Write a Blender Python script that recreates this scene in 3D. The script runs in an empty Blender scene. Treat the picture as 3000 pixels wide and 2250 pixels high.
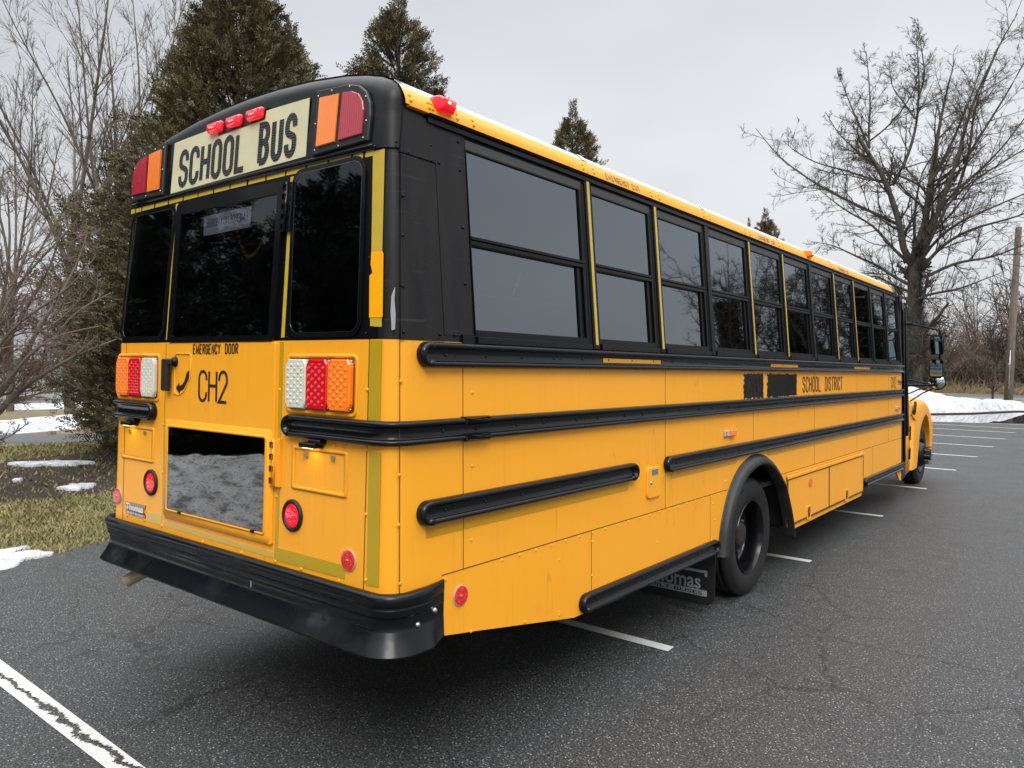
import bpy, math, random
import numpy as np
from mathutils import Vector, Matrix
random.seed(7)
R_=math.radians
sc=bpy.context.scene
COL=sc.collection
# ------------------------------------------------------------------ camera, sky, sun, exposure
CAMP=Vector((2.2276,-2.0689,1.8564)); YAW,PIT,ROL,FPX=0.6652,-0.0228,0.0149,2221.8
f=Vector((-math.sin(YAW)*math.cos(PIT),math.cos(YAW)*math.cos(PIT),math.sin(PIT)))
r0=f.cross(Vector((0,0,1))).normalized(); u0=r0.cross(f)
rr_=math.cos(ROL)*r0+math.sin(ROL)*u0; uu_=-math.sin(ROL)*r0+math.cos(ROL)*u0
cam=bpy.data.cameras.new('camera'); camo=bpy.data.objects.new('camera',cam); COL.objects.link(camo)
camo.matrix_world=Matrix(((rr_.x,uu_.x,-f.x,CAMP.x),(rr_.y,uu_.y,-f.y,CAMP.y),(rr_.z,uu_.z,-f.z,CAMP.z),(0,0,0,1)))
cam.sensor_width=36; cam.lens=FPX/3000*36; cam.clip_start=.05; cam.clip_end=3000
sc.camera=camo
W=bpy.data.worlds.new('World'); sc.world=W; W.use_nodes=True
nt=W.node_tree; nt.nodes.clear()
def N(nt,t,**k):
    n=nt.nodes.new(t)
    for a,b in k.items(): setattr(n,a,b)
    return n
SUN_EL,SUN_AZ=R_(44),R_(137)     # azimuth measured from +Y towards +X
out=N(nt,'ShaderNodeOutputWorld'); bg=N(nt,'ShaderNodeBackground'); bg.inputs[1].default_value=.1
sky=N(nt,'ShaderNodeTexSky'); sky.sky_type='NISHITA'; sky.sun_disc=False; sky.sun_elevation=SUN_EL; sky.sun_rotation=SUN_AZ
tc=N(nt,'ShaderNodeTexCoord'); sep=N(nt,'ShaderNodeSeparateXYZ'); nt.links.new(tc.outputs['Generated'],sep.inputs[0])
ramp=N(nt,'ShaderNodeValToRGB'); cr=ramp.color_ramp     # overcast cloud deck: brighter to the zenith
cr.elements[0].position=0; cr.elements[0].color=(.190,.193,.198,1)
cr.elements[1].position=.5; cr.elements[1].color=(.182,.188,.200,1)
for p,c in ((.25,(.196,.201,.207,1)),(.72,(.66,.67,.69,1)),(1,(1.15,1.15,1.15,1))):
    e=cr.elements.new(p); e.color=c
nt.links.new(sep.outputs[2],ramp.inputs[0])
no=N(nt,'ShaderNodeTexNoise'); no.inputs['Scale'].default_value=1.6; no.inputs['Detail'].default_value=3; no.inputs['Roughness'].default_value=.5
mp=N(nt,'ShaderNodeMapping'); mp.inputs['Scale'].default_value=(1,1,2.4); nt.links.new(tc.outputs['Generated'],mp.inputs[0]); nt.links.new(mp.outputs[0],no.inputs[0])
mr=N(nt,'ShaderNodeMapRange'); mr.inputs[1].default_value=.3; mr.inputs[2].default_value=.7; mr.inputs[3].default_value=25.0; mr.inputs[4].default_value=32.5
nt.links.new(no.outputs[0],mr.inputs[0])
mul=N(nt,'ShaderNodeVectorMath',operation='SCALE'); nt.links.new(ramp.outputs[0],mul.inputs[0]); nt.links.new(mr.outputs[0],mul.inputs['Scale'])
vd=(f+rr_*.16+uu_*.22).normalized()
dp=N(nt,'ShaderNodeVectorMath',operation='DOT_PRODUCT'); dp.inputs[1].default_value=vd; nt.links.new(tc.outputs['Generated'],dp.inputs[0])
m2=N(nt,'ShaderNodeMapRange',interpolation_type='SMOOTHSTEP'); m2.inputs[1].default_value=.80; m2.inputs[2].default_value=1.0; m2.inputs[3].default_value=1.0; m2.inputs[4].default_value=1.14; nt.links.new(dp.outputs['Value'],m2.inputs[0])
mul2=N(nt,'ShaderNodeVectorMath',operation='SCALE'); nt.links.new(mul.outputs[0],mul2.inputs[0]); nt.links.new(m2.outputs[0],mul2.inputs['Scale']); mul=mul2
mx=N(nt,'ShaderNodeMixRGB'); mx.inputs[0].default_value=.95; nt.links.new(sky.outputs[0],mx.inputs[1]); nt.links.new(mul.outputs[0],mx.inputs[2])
nt.links.new(mx.outputs[0],bg.inputs[0]); nt.links.new(bg.outputs[0],out.inputs[0])
sl=bpy.data.lights.new('sun','SUN'); sl.energy=1.35; sl.angle=R_(25); sl.color=(1,.965,.92)
so=bpy.data.objects.new('sun',sl); COL.objects.link(so)
sd=Vector((math.sin(SUN_AZ)*math.cos(SUN_EL),math.cos(SUN_AZ)*math.cos(SUN_EL),math.sin(SUN_EL)))
so.rotation_euler=sd.to_track_quat('Z','Y').to_euler()
sc.view_settings.view_transform='Standard'; sc.view_settings.look='None'; sc.view_settings.gamma=1; sc.view_settings.exposure=0.30
sc.render.engine='CYCLES'; sc.cycles.max_bounces=8; sc.cycles.transparent_max_bounces=12

# ------------------------------------------------------------------ materials
MATS={}
def mat(name,col,rough=.5,metal=0,spec=.5,coat=0,emit=None,es=0,trans=0):
    m=bpy.data.materials.new(name); m.use_nodes=True; b=m.node_tree.nodes['Principled BSDF']
    b.inputs['Base Color'].default_value=(*col,1); b.inputs['Roughness'].default_value=rough; b.inputs['Metallic'].default_value=metal
    b.inputs['Specular IOR Level'].default_value=spec; b.inputs['Coat Weight'].default_value=coat; b.inputs['Coat Roughness'].default_value=.08
    if emit: b.inputs['Emission Color'].default_value=(*emit,1); b.inputs['Emission Strength'].default_value=es
    MATS[name]=m; return m
def bs(m): return m.node_tree.nodes['Principled BSDF']
def tex(m,kind,scale,vec='Object',sc3=None,**k):
    t=m.node_tree; n=N(t,kind); c=N(t,'ShaderNodeTexCoord'); 
    if sc3:
        mp=N(t,'ShaderNodeMapping'); mp.inputs['Scale'].default_value=sc3; t.links.new(c.outputs[vec],mp.inputs[0]); t.links.new(mp.outputs[0],n.inputs['Vector'])
    else: t.links.new(c.outputs[vec],n.inputs['Vector'])
    n.inputs['Scale'].default_value=scale
    for a,b in k.items():
        if a in n.inputs: n.inputs[a].default_value=b
        else: setattr(n,a,b)
    return n
def rampn(m,src,stops):
    t=m.node_tree; r=N(t,'ShaderNodeValToRGB'); e=r.color_ramp.elements
    while len(e)<len(stops): e.new(.5)
    for i,(p,c) in enumerate(stops):
        e[i].position=p; e[i].color=(*c,1) if len(c)==3 else c
    t.links.new(src,r.inputs[0]); return r
def mixc(m,fac,a,b,mode='MIX'):
    t=m.node_tree; x=N(t,'ShaderNodeMixRGB',blend_type=mode)
    for i,v in ((0,fac),(1,a),(2,b)):
        if hasattr(v,'links'): t.links.new(v,x.inputs[i])
        elif i==0: x.inputs[0].default_value=v
        else: x.inputs[i].default_value=(*v,1)
    return x.outputs[0]
def bump(m,src,st,dist=.02,prev=None):
    t=m.node_tree; b=N(t,'ShaderNodeBump'); b.inputs['Strength'].default_value=st; b.inputs['Distance'].default_value=dist
    t.links.new(src,b.inputs['Height'])
    if prev: t.links.new(prev,b.inputs['Normal'])
    return b.outputs[0]
def link(m,o,i): m.node_tree.links.new(o,bs(m).inputs[i])
def g3(v): return (v,v,v)
# bus paint
YEL=(.86,.40,.035)
m=mat('bus_yellow_paint',YEL,.34,coat=.06,spec=.32)
n1=tex(m,'ShaderNodeTexNoise',1.3,Detail=4)
c=mixc(m,rampn(m,n1.outputs[0],[(.35,g3(0)),(.7,g3(1))]).outputs[0],(.94,.400,.022),(.92,.385,.019))
n2=tex(m,'ShaderNodeTexNoise',1.0,sc3=(26,26,.8),Detail=5,Roughness=.7)      # faint vertical run-off streaks
c=mixc(m,rampn(m,n2.outputs[0],[(.56,g3(0)),(.74,g3(.30))]).outputs[0],c,(.70,.31,.03))
n5=tex(m,'ShaderNodeTexNoise',3.2,sc3=(1,1,.7),Detail=8,Roughness=.75)        # road grime towards nothing in particular
c=mixc(m,rampn(m,n5.outputs[0],[(.58,g3(0)),(.78,g3(.22))]).outputs[0],c,(.58,.28,.06))
n6=tex(m,'ShaderNodeTexNoise',1,sc3=(7,7,.45),Detail=1.5); n7=tex(m,'ShaderNodeTexNoise',1.4,Detail=2)      # single dried drips
c=mixc(m,mixc(m,1,rampn(m,n6.outputs[0],[(.528,g3(0)),(.533,g3(1)),(.538,g3(0))]).outputs[0],rampn(m,n7.outputs[0],[(.5,g3(0)),(.58,g3(.6))]).outputs[0],'MULTIPLY'),c,(.50,.21,.02))
link(m,c,'Base Color')
n3=tex(m,'ShaderNodeTexNoise',1.1,Detail=1); n4=tex(m,'ShaderNodeTexNoise',420,Detail=1)
link(m,bump(m,n4.outputs[0],.05,.001,bump(m,n3.outputs[0],.22,.03)),'Normal')
link(m,rampn(m,n1.outputs[0],[(.3,g3(.28)),(.7,g3(.42))]).outputs[0],'Roughness')
mat('seam_shadow',(.14,.06,.01),.8)
m=mat('black_gloss',(.004,.0045,.006),.2,spec=.32)
n1=tex(m,'ShaderNodeTexNoise',2.2,Detail=3,Roughness=.6); link(m,rampn(m,n1.outputs[0],[(.4,g3(.13)),(.7,g3(.30))]).outputs[0],'Roughness')
m=mat('bumper_black',(.005,.006,.008),.32,spec=.32)
n1=tex(m,'ShaderNodeTexNoise',1.7,sc3=(1,1,1.6),Detail=5,Roughness=.6)
n2=tex(m,'ShaderNodeTexNoise',1,sc3=(22,22,1.2),Detail=2)
c=mixc(m,rampn(m,n1.outputs[0],[(.60,g3(0)),(.64,g3(.8))]).outputs[0],(.004,.005,.007),(.022,.022,.023))
c=mixc(m,rampn(m,n2.outputs[0],[(.66,g3(0)),(.70,g3(.6))]).outputs[0],c,(.003,.003,.004))
link(m,c,'Base Color'); link(m,rampn(m,n1.outputs[0],[(.5,g3(.24)),(.65,g3(.55))]).outputs[0],'Roughness')
m=mat('black_panel',(.02,.02,.022),.42,spec=.27)
n1=tex(m,'ShaderNodeTexNoise',1,sc3=(9,9,1.0),Detail=6,Roughness=.7)
c=mixc(m,rampn(m,n1.outputs[0],[(.35,g3(0)),(.75,g3(1))]).outputs[0],(.004,.004,.006),(.018,.016,.014))
n2=tex(m,'ShaderNodeTexNoise',1,sc3=(3,3,60),Detail=3); 
c=mixc(m,rampn(m,n2.outputs[0],[(.66,g3(0)),(.70,g3(.35))]).outputs[0],c,(.05,.05,.05))
link(m,c,'Base Color'); link(m,rampn(m,n1.outputs[0],[(.3,g3(.3)),(.75,g3(.5))]).outputs[0],'Roughness')
n3=tex(m,'ShaderNodeTexNoise',2,Detail=1); link(m,bump(m,n3.outputs[0],.15,.02),'Normal')
mat('frame_black',(.003,.003,.004),.33,spec=.2); mat('header_grey',(.045,.045,.048),.5,spec=.35)
m=mat('rubber',(.018,.018,.019),.62)
n1=tex(m,'ShaderNodeTexNoise',7,Detail=6,Roughness=.7); link(m,rampn(m,n1.outputs[0],[(.4,(.004,.004,.0045)),(.75,(.015,.0145,.014))]).outputs[0],'Base Color')
m=mat('flare_rubber',(.03,.03,.032),.5)
n1=tex(m,'ShaderNodeTexNoise',5,Detail=7,Roughness=.75); link(m,rampn(m,n1.outputs[0],[(.35,(.006,.006,.007)),(.75,(.026,.026,.026))]).outputs[0],'Base Color')
mat('roof_white',(.60,.63,.66),.45)
def tape(name,a,b):
    m=mat(name,a,.3); v=tex(m,'ShaderNodeTexVoronoi',150,Randomness=.15); v.feature='F1'
    link(m,mixc(m,rampn(m,v.outputs[0],[(.25,g3(.75)),(.6,g3(1))]).outputs[0],b,a),'Base Color')
tape('tape_gold',(.52,.36,.035),(.66,.50,.12)); tape('tape_olive',(.46,.305,.010),(.56,.39,.04)); tape('tape_faded',(.60,.41,.07),(.68,.52,.16)); tape('tape_new',(.95,.40,.002),(1,.52,.02)); tape('tape_side',(.56,.27,.003),(.62,.32,.008))
m=mat('sign_cream',(.62,.58,.36),.4)
v=tex(m,'ShaderNodeTexVoronoi',90,Randomness=.1); n1=tex(m,'ShaderNodeTexNoise',5,Detail=5)
c=mixc(m,rampn(m,v.outputs[0],[(.1,g3(0)),(.6,g3(1))]).outputs[0],(.68,.64,.41),(.61,.575,.36)); c=mixc(m,rampn(m,n1.outputs[0],[(.45,g3(0)),(.75,g3(.3))]).outputs[0],c,(.40,.37,.22)); link(m,c,'Base Color')
m=mat('letter_black',(.016,.018,.022),.3)
n1=tex(m,'ShaderNodeTexWave',26,bands_direction='Z'); n1.inputs['Distortion'].default_value=5; n1.inputs['Detail'].default_value=2; link(m,bump(m,n1.outputs[0],.35,.003),'Normal')
mat('decal_black',(.012,.012,.013),.4); mat('decal_blue',(.03,.05,.16),.4); mat('decal_ghost',(.30,.19,.06),.5)
def lensm(name,c1,c2,es,rough=.12):
    m=mat(name,c1,rough,coat=.6,emit=c1,es=es); return m
lensm('lens_red',(.62,.004,.012),0,.10); lensm('lens_amber',(.95,.20,.008),0,.10); lensm('lens_clear',(.62,.63,.52),0,.05)
lensm('lens_red_lit',(.85,.006,.02),0,.55)
def ribbed(name,c1,c2,es):
    m=mat(name,c1,.15,coat=.6,emit=c1,es=es)
    w=tex(m,'ShaderNodeTexWave',22,bands_direction='X'); w.inputs['Distortion'].default_value=.4
    link(m,bump(m,w.outputs[0],.6,.004),'Normal'); n=tex(m,'ShaderNodeTexNoise',9,Detail=2)
    link(m,mixc(m,n.outputs[0],c1,c2),'Base Color')
ribbed('flasher_red',(.45,.006,.03),(.30,.02,.04),.12); ribbed('flasher_amber',(.95,.19,.01),(.85,.26,.03),.10)
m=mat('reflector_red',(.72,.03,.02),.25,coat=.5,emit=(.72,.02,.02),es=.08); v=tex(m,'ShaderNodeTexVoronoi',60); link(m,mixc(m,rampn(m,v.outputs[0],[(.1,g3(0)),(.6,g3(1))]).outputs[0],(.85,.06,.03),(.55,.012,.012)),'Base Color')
mat('reflector_amber',(.85,.16,.02),.3,coat=.5); mat('lamp_glow',(1,.7,.3),.4,emit=(1,.72,.35),es=5); mat('led_glow',(1,.2,.15),.4,emit=(1,.12,.1),es=7); mat('amber_glow',(1,.5,.1),.4,emit=(1,.42,.06),es=9)
mat('steel',(.5,.5,.5),.3,metal=1); mat('white_plastic',(.42,.42,.42),.45); mat('chrome_dark',(.25,.25,.26),.25,metal=1); mat('mudflap_print',(.30,.31,.32),.5); mat('dark_red',(.12,.01,.02),.4); mat('paper',(.62,.64,.70),.7); mat('chain_yellow',(.30,.26,.05),.6)
mat('mirror_glass',(.42,.52,.55),.03,metal=1); mat('wheel_black',(.004,.004,.005),.25,spec=.35); mat('under_black',(.008,.008,.008),.8); mat('rust',(.022,.015,.012),.8); mat('nut_metal',(.13,.105,.085),.6,metal=.3); mat('pipe_tan',(.32,.25,.16),.55); mat('seat_vinyl',(.02,.03,.05),.5)
mat('scrape_grey',(.32,.33,.33),.7); mat('interior_grey',(.10,.10,.10),.8)
def glassm(name,tint,ior=1.6,rough=.02):
    m=bpy.data.materials.new(name); m.use_nodes=True; t=m.node_tree; t.nodes.clear()
    o=N(t,'ShaderNodeOutputMaterial'); mx=N(t,'ShaderNodeMixShader'); tr=N(t,'ShaderNodeBsdfTransparent'); gl=N(t,'ShaderNodeBsdfGlossy'); fr=N(t,'ShaderNodeFresnel')
    tr.inputs[0].default_value=(tint,tint,tint*1.05,1); gl.inputs['Roughness'].default_value=rough; fr.inputs[0].default_value=ior
    gl.inputs[0].default_value=(.84,.92,1,1)
    t.links.new(fr.outputs[0],mx.inputs[0]); t.links.new(tr.outputs[0],mx.inputs[1]); t.links.new(gl.outputs[0],mx.inputs[2]); t.links.new(mx.outputs[0],o.inputs[0])
    bn=N(t,'ShaderNodeBump'); bn.inputs['Strength'].default_value=.03; bn.inputs['Distance'].default_value=.02; nn=N(t,'ShaderNodeTexNoise'); nn.inputs['Scale'].default_value=2.2; tc=N(t,'ShaderNodeTexCoord')
    t.links.new(tc.outputs['Object'],nn.inputs[0]); t.links.new(nn.outputs[0],bn.inputs['Height']); t.links.new(bn.outputs[0],gl.inputs['Normal'])
    if name=='door_glass': gl.inputs[0].default_value=(1,.98,.95,1)
    MATS[name]=m
glassm('tinted_glass',.10,2.65); glassm('rear_glass',.68,1.55); glassm('door_glass',.30,1.95)

# ------------------------------------------------------------------ mesh helpers
class MB:
    def __init__(s): s.v=[]; s.f=[]; s.m=[]; s.mats=[]; s.sm=[]; s.cur=0; s.smooth=False
    def use(s,name,smooth=False):
        if name not in s.mats: s.mats.append(name)
        s.cur=s.mats.index(name); s.smooth=smooth; return s
    def add(s,vs,fs):
        b=len(s.v); s.v+= [tuple(p) for p in vs]
        for q in fs: s.f.append(tuple(i+b for i in q)); s.m.append(s.cur); s.sm.append(s.smooth)
    def box(s,x0,x1,y0,y1,z0,z1):
        v=[(x,y,z) for x in (x0,x1) for y in (y0,y1) for z in (z0,z1)]
        s.add(v,[(0,1,3,2),(4,6,7,5),(0,4,5,1),(2,3,7,6),(0,2,6,4),(1,5,7,3)])
    def rings(s,R,closed=True,cap0=True,cap1=True):
        n=len(R[0]); v=[p for r in R for p in r]; fs=[]
        for i in range(len(R)-1):
            for j in range(n if closed else n-1):
                a=i*n+j; b=i*n+(j+1)%n; fs.append((a,b,b+n,a+n))
        if cap0: fs.append(tuple(range(n))[::-1])
        if cap1: fs.append(tuple((len(R)-1)*n+j for j in range(n)))
        s.add(v,fs)
    def tube(s,pts,r,k=8,caps=True):
        P=[Vector(p) for p in pts]; rs=r if isinstance(r,(list,tuple)) else [r]*len(P); R=[]; up=Vector((0,0,1))
        for i,p in enumerate(P):
            t=(P[min(i+1,len(P)-1)]-P[max(i-1,0)]).normalized()
            a=t.cross(up)
            if a.length<.05: a=t.cross(Vector((1,0,0)))
            a.normalize(); b=a.cross(t)
            R.append([p+rs[i]*(math.cos(2*math.pi*j/k)*a+math.sin(2*math.pi*j/k)*b) for j in range(k)])
        s.rings(R,True,caps,caps)
    def lathe(s,prof,c,axis='x',k=40,a0=0,a1=2*math.pi):
        R=[]; full=abs(a1-a0-2*math.pi)<1e-6; n=k if full else k+1
        for (r,h) in prof:
            ring=[]
            for j in range(n):
                a=a0+(a1-a0)*j/k; q,w=r*math.cos(a),r*math.sin(a)
                ring.append((c[0]+h,c[1]+q,c[2]+w) if axis=='x' else ((c[0]+q,c[1]+h,c[2]+w) if axis=='y' else (c[0]+q,c[1]+w,c[2]+h)))
            R.append(ring)
        s.rings(R,full,False,False)
    def dome(s,fn,a,b,r,o,h,k=8):      # rivet head on a mapped surface
        R=[]
        for rr,hh in ((1,0),(.85,.6),(.45,.95)): R.append([fn(a+r*rr*math.cos(6.2832*j/k),b+r*rr*math.sin(6.2832*j/k),o+h*hh) for j in range(k)])
        s.rings(R,True,False,True)
    def build(s,name,parent=None,label=None,flip=False):
        me=bpy.data.meshes.new(name); me.from_pydata(s.v,[],s.f)
        for n in s.mats: me.materials.append(MATS[n])
        me.polygons.foreach_set('material_index',s.m); me.polygons.foreach_set('use_smooth',s.sm)
        import bmesh
        b=bmesh.new(); b.from_mesh(me); bmesh.ops.recalc_face_normals(b,faces=b.faces); b.to_mesh(me); b.free()
        o=bpy.data.objects.new(name,me); COL.objects.link(o)
        if parent:
            o.parent=parent
            if parent.type=='EMPTY': o.location=-Vector(parent.location)
        if label: o['label']=label
        return o
def tag(o,label=None,cat=None,group=None,kind=None):
    for k,v in (('label',label),('category',cat),('group',group),('kind',kind)):
        if v: o[k]=v
    return o
def empty(name,loc,label,cat,group=None):
    e=bpy.data.objects.new(name,None); e.location=loc; COL.objects.link(e); return tag(e,label,cat,group)
ZB=1.96
def xs(z): return -.0209*(z-.6)-.0704*max(0,z-ZB)
def ys(z): return .0193*(z-.6)+.0533*max(0,z-ZB)
def S(y,z,o=0): return (xs(z)+o,y,z)
def SL(y,z,o=0): return (-2.44-xs(z)-o,y,z)
def Rr(x,z,o=0): return (x,ys(z)-o,z)
def rrect(a0,b0,a1,b1,r,n=5,rs=None):
    P=[]; rs=rs or (r,)*4
    for (ca,cb,s0,rr) in ((a1,b1,0,rs[0]),(a0,b1,90,rs[1]),(a0,b0,180,rs[2]),(a1,b0,270,rs[3])):
        sx=-1 if ca==a1 else 1; sy=-1 if cb==b1 else 1
        for i in range(n+1):
            t=R_(s0+90*i/n); P.append((ca+sx*rr+rr*math.cos(t),cb+sy*rr+rr*math.sin(t)))
    return P
def plate(mb,fn,P,o0,o1,bev=0):
    ca=sum(p[0] for p in P)/len(P); cb=sum(p[1] for p in P)/len(P)
    def sh(P,d):
        Q=[]; n=len(P)
        for i in range(n):
            a=Vector(P[i-1]); b=Vector(P[i]); c=Vector(P[(i+1)%n]); e1=(b-a); e2=(c-b)
            if e1.length<1e-9: e1=e2
            if e2.length<1e-9: e2=e1
            t=(e1.normalized()+e2.normalized()); 
            if t.length<1e-6: t=e1
            t.normalize(); nn=Vector((-t.y,t.x)); Q.append((b.x+nn.x*d,b.y+nn.y*d))
        return Q
    R=[[fn(a,b,o0) for a,b in P]]
    if bev:
        R.append([fn(a,b,o1-bev) for a,b in P]); Q=sh(P,bev); R.append([fn(a,b,o1) for a,b in Q])
    else: R.append([fn(a,b,o1) for a,b in P])
    mb.rings(R,True,False,True)
def frame(mb,fn,P,Q,o0,o1,oi):   # ring between outlines P (outer) and Q (inner)
    mb.rings([[fn(a,b,o0) for a,b in P],[fn(a,b,o1) for a,b in P],[fn(a,b,o1) for a,b in Q],[fn(a,b,oi) for a,b in Q]],True,False,False)
# condensed stroke lettering, drawn as flat painted ribbons
def arc(cx,cy,rx,ry,a0,a1,n=8): return [(cx+rx*math.cos(R_(a0+(a1-a0)*i/n)),cy+ry*math.sin(R_(a0+(a1-a0)*i/n))) for i in range(n+1)]
def glyph(ch,w,q):      # centre lines in a box w wide, 1 high; q = vertical radius of the ends
    h=w/2
    top=lambda a,b:arc(h,1-q,h,q,a,b); bot=lambda a,b:arc(h,q,h,q,a,b)
    G={'O':[top(0,180)+bot(180,360)+[(w,1-q)]],'C':[[(w,.70)]+top(0,180)+bot(180,360)+[(w,.30)]],
    'S':[[(w,.72)]+top(0,180)+[(0,.66)]+arc(h,.66,h,.13,180,250,3)+arc(h,.36,h,.13,70,0,3)+[(w,q)]+bot(0,-180)+[(0,.28)]],
    'H':[[(0,0),(0,1)],[(w,0),(w,1)],[(0,.52),(w,.52)]],'L':[[(0,1),(0,0),(w,0)]],'U':[[(0,1)]+bot(180,360)+[(w,1)]],
    'B':[[(0,0),(0,1),(h,1)]+arc(h,.765,h,.235,90,-90)+[(0,.53)],[(h,.53)]+arc(h,.265,h,.265,90,-90)+[(0,0)]],
    'E':[[(w,1),(0,1),(0,0),(w,0)],[(0,.52),(w*.85,.52)]],'M':[[(0,0),(0,1),(h*1.4,.1),(w*1.4,1),(w*1.4,0)]],
    'R':[[(0,0),(0,1),(h,1)]+arc(h,.76,h,.24,90,-90)+[(0,.52)],[(h,.52),(w,0)]],'G':[[(w,.70)]+top(0,180)+bot(180,360)+[(w,.48),(h,.48)]],
    'N':[[(0,0),(0,1),(w,0),(w,1)]],'Y':[[(0,1),(h,.5),(w,1)],[(h,.5),(h,0)]],'D':[[(0,0),(0,1),(h,1)]+arc(h,1-q,h,q,90,0)+arc(h,q,h,q,0,-90)+[(0,0)]],
    'T':[[(h,0),(h,1)],[(0,1),(w,1)]],'I':[[(0,0),(0,1)]],'X':[[(0,0),(w,1)],[(0,1),(w,0)]],'2':[[(0,.70)]+top(180,0)+[(w,.62),(0,0),(w,0)]],' ':[]}
    return G[ch], {'I':0,'M':w*1.4,' ':w*.9}.get(ch,w)
def text(mb,fn,s,a0,a1,b0,b1,t,o,asp=.46,gap=.30,mir=False,thick=.0012,top=None):
    H=b1-b0-t; tot=0; L=[]
    for ch in s:
        g,wd=glyph(ch,asp,min(.24,asp*.5)); L.append((g,tot,wd)); tot+=wd+gap
    tot-=gap; sx=(a1-a0-t)/tot
    def mp(p,off):
        a=a0+t/2+(off+p[0])*sx
        hh=H if top is None else top(a)-t-b0
        if mir: a=a1-(a-a0)
        return Vector((a,b0+t/2+p[1]*hh))
    for g,off,wd in L:
        for pl in g:
            P=[mp(p,off) for p in pl]; P=[p for i,p in enumerate(P) if i==0 or (p-P[i-1]).length>1e-5]
            l=[];r=[]
            closed=(P[0]-P[-1]).length<1e-5
            for i,p in enumerate(P):
                if closed and i in (0,len(P)-1): d1=(P[-1]-P[-2]).normalized(); d2=(P[1]-P[0]).normalized()
                else: d1=(p-P[max(i-1,0)]); d2=(P[min(i+1,len(P)-1)]-p); d1=d1.normalized() if d1.length>0 else d2.normalized(); d2=d2.normalized() if d2.length>0 else d1
                d=(d1+d2).normalized() if (d1+d2).length>1e-3 else d1; n=Vector((-d.y,d.x)); k=1/max(.45,n.dot(Vector((-d1.y,d1.x))))
                e=Vector((0,0)) if closed or 0<i<len(P)-1 else (d*(t/2)*(-1 if i==0 else 1) if False else Vector((0,0)))
                l.append(p+n*t/2*k+e); r.append(p-n*t/2*k+e)
            mb.rings([[fn(q.x,q.y,o) for q in l],[fn(q.x,q.y,o+thick) for q in l],[fn(q.x,q.y,o+thick) for q in r],[fn(q.x,q.y,o) for q in r]],False,False,False)
            o+=.00005
def fonttext(s,fn,a0,a1,b0,b1,o,bold=.02,mb=None,shear=0):
    cu=bpy.data.curves.new('t','FONT'); cu.body=s; cu.offset=bold; cu.resolution_u=3
    ob=bpy.data.objects.new('t',cu); COL.objects.link(ob); dg=bpy.context.evaluated_depsgraph_get(); me=bpy.data.meshes.new_from_object(ob.evaluated_get(dg))
    X=[v.co.x for v in me.vertices]; Y=[v.co.y for v in me.vertices]; x0,x1,y0,y1=min(X),max(X),min(Y),max(Y)
    mb.add([fn(a0+(v.co.x-x0)/(x1-x0)*(a1-a0),b0+(v.co.y-y0)/(y1-y0)*(b1-b0),o) for v in me.vertices],[tuple(p.vertices) for p in me.polygons])
    bpy.data.objects.remove(ob); bpy.data.curves.remove(cu); bpy.data.meshes.remove(me)

# ------------------------------------------------------------------ the school bus
BUS=empty('school_bus',(-1.22,5,0),'yellow and black school bus with lit red markers standing across the parking bays','school bus')
CX=-1.22
def shellrings(prof,rad,yend,yb=lambda z:ys(z),o=0,steps=7,sides=(1,-1)):
    """prof: (half width, z) from the right foot up to the crown; rear edge rounded by rad(z)"""
    P=[(h,z) for h,z in prof]; full=[(h,z) for h,z in P]+[(-h,z) for h,z in P[::-1] if h>1e-6]
    n=len(full); nor=[]
    for i in range(n):
        a=full[max(i-1,0)]; b=full[min(i+1,n-1)]; d=Vector((b[0]-a[0],b[1]-a[1])).normalized(); nor.append(Vector((-d.y,d.x)))   # inward
    for _ in range(6): nor=[nor[0]]+[(nor[i-1]+nor[i]*2+nor[i+1]).normalized() for i in range(1,n-1)]+[nor[-1]]
    nor=[Vector((-1 if h>0 else 1,0)) if z<2.9 else v for (h,z),v in zip(full,nor)]
    for _ in range(2): nor=[nor[0]]+[(nor[i-1]+nor[i]*2+nor[i+1]).normalized() for i in range(1,n-1)]+[nor[-1]]
    R=[]
    R.append([(CX+h,yend,z) for h,z in full])
    for k in range(steps+1):
        t=math.pi/2*k/steps; ring=[]
        for (h,z),nn in zip(full,nor):
            r=rad(z); ins=r*(1-math.cos(t)); ring.append((CX+h+nn.x*ins-(0 if True else 0),yb(z)-o+r*(1-math.sin(t)),z+nn.y*ins))
        R.append(ring)
    return R
def hw(z): return 1.22+xs(z)
# lower rear shell, wraps both corners
mb=MB().use('bus_yellow_paint',True)
prof=[(hw(z),z) for z in (.905,1.2,1.6,ZB)]
def shell2(mb,prof,r,yend,m1,m2):
    last=[]
    for sg in (1,-1):
        R=[[(CX+sg*h,yend,z) for h,z in prof]]
        for k in range(9):
            t=math.pi/2*k/8; R.append([(CX+sg*(h-r*(1-math.cos(t))),ys(z)+r*(1-math.sin(t)),z) for h,z in prof])
        mb.use(m1,True); mb.rings(R,False,False,False); last+=R[-1] if sg>0 else R[-1][::-1]
    mb.use(m2); mb.add(last,[tuple(range(len(last)))])
shell2(mb,prof,.085,.31,'bus_yellow_paint','bus_yellow_paint')
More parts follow.
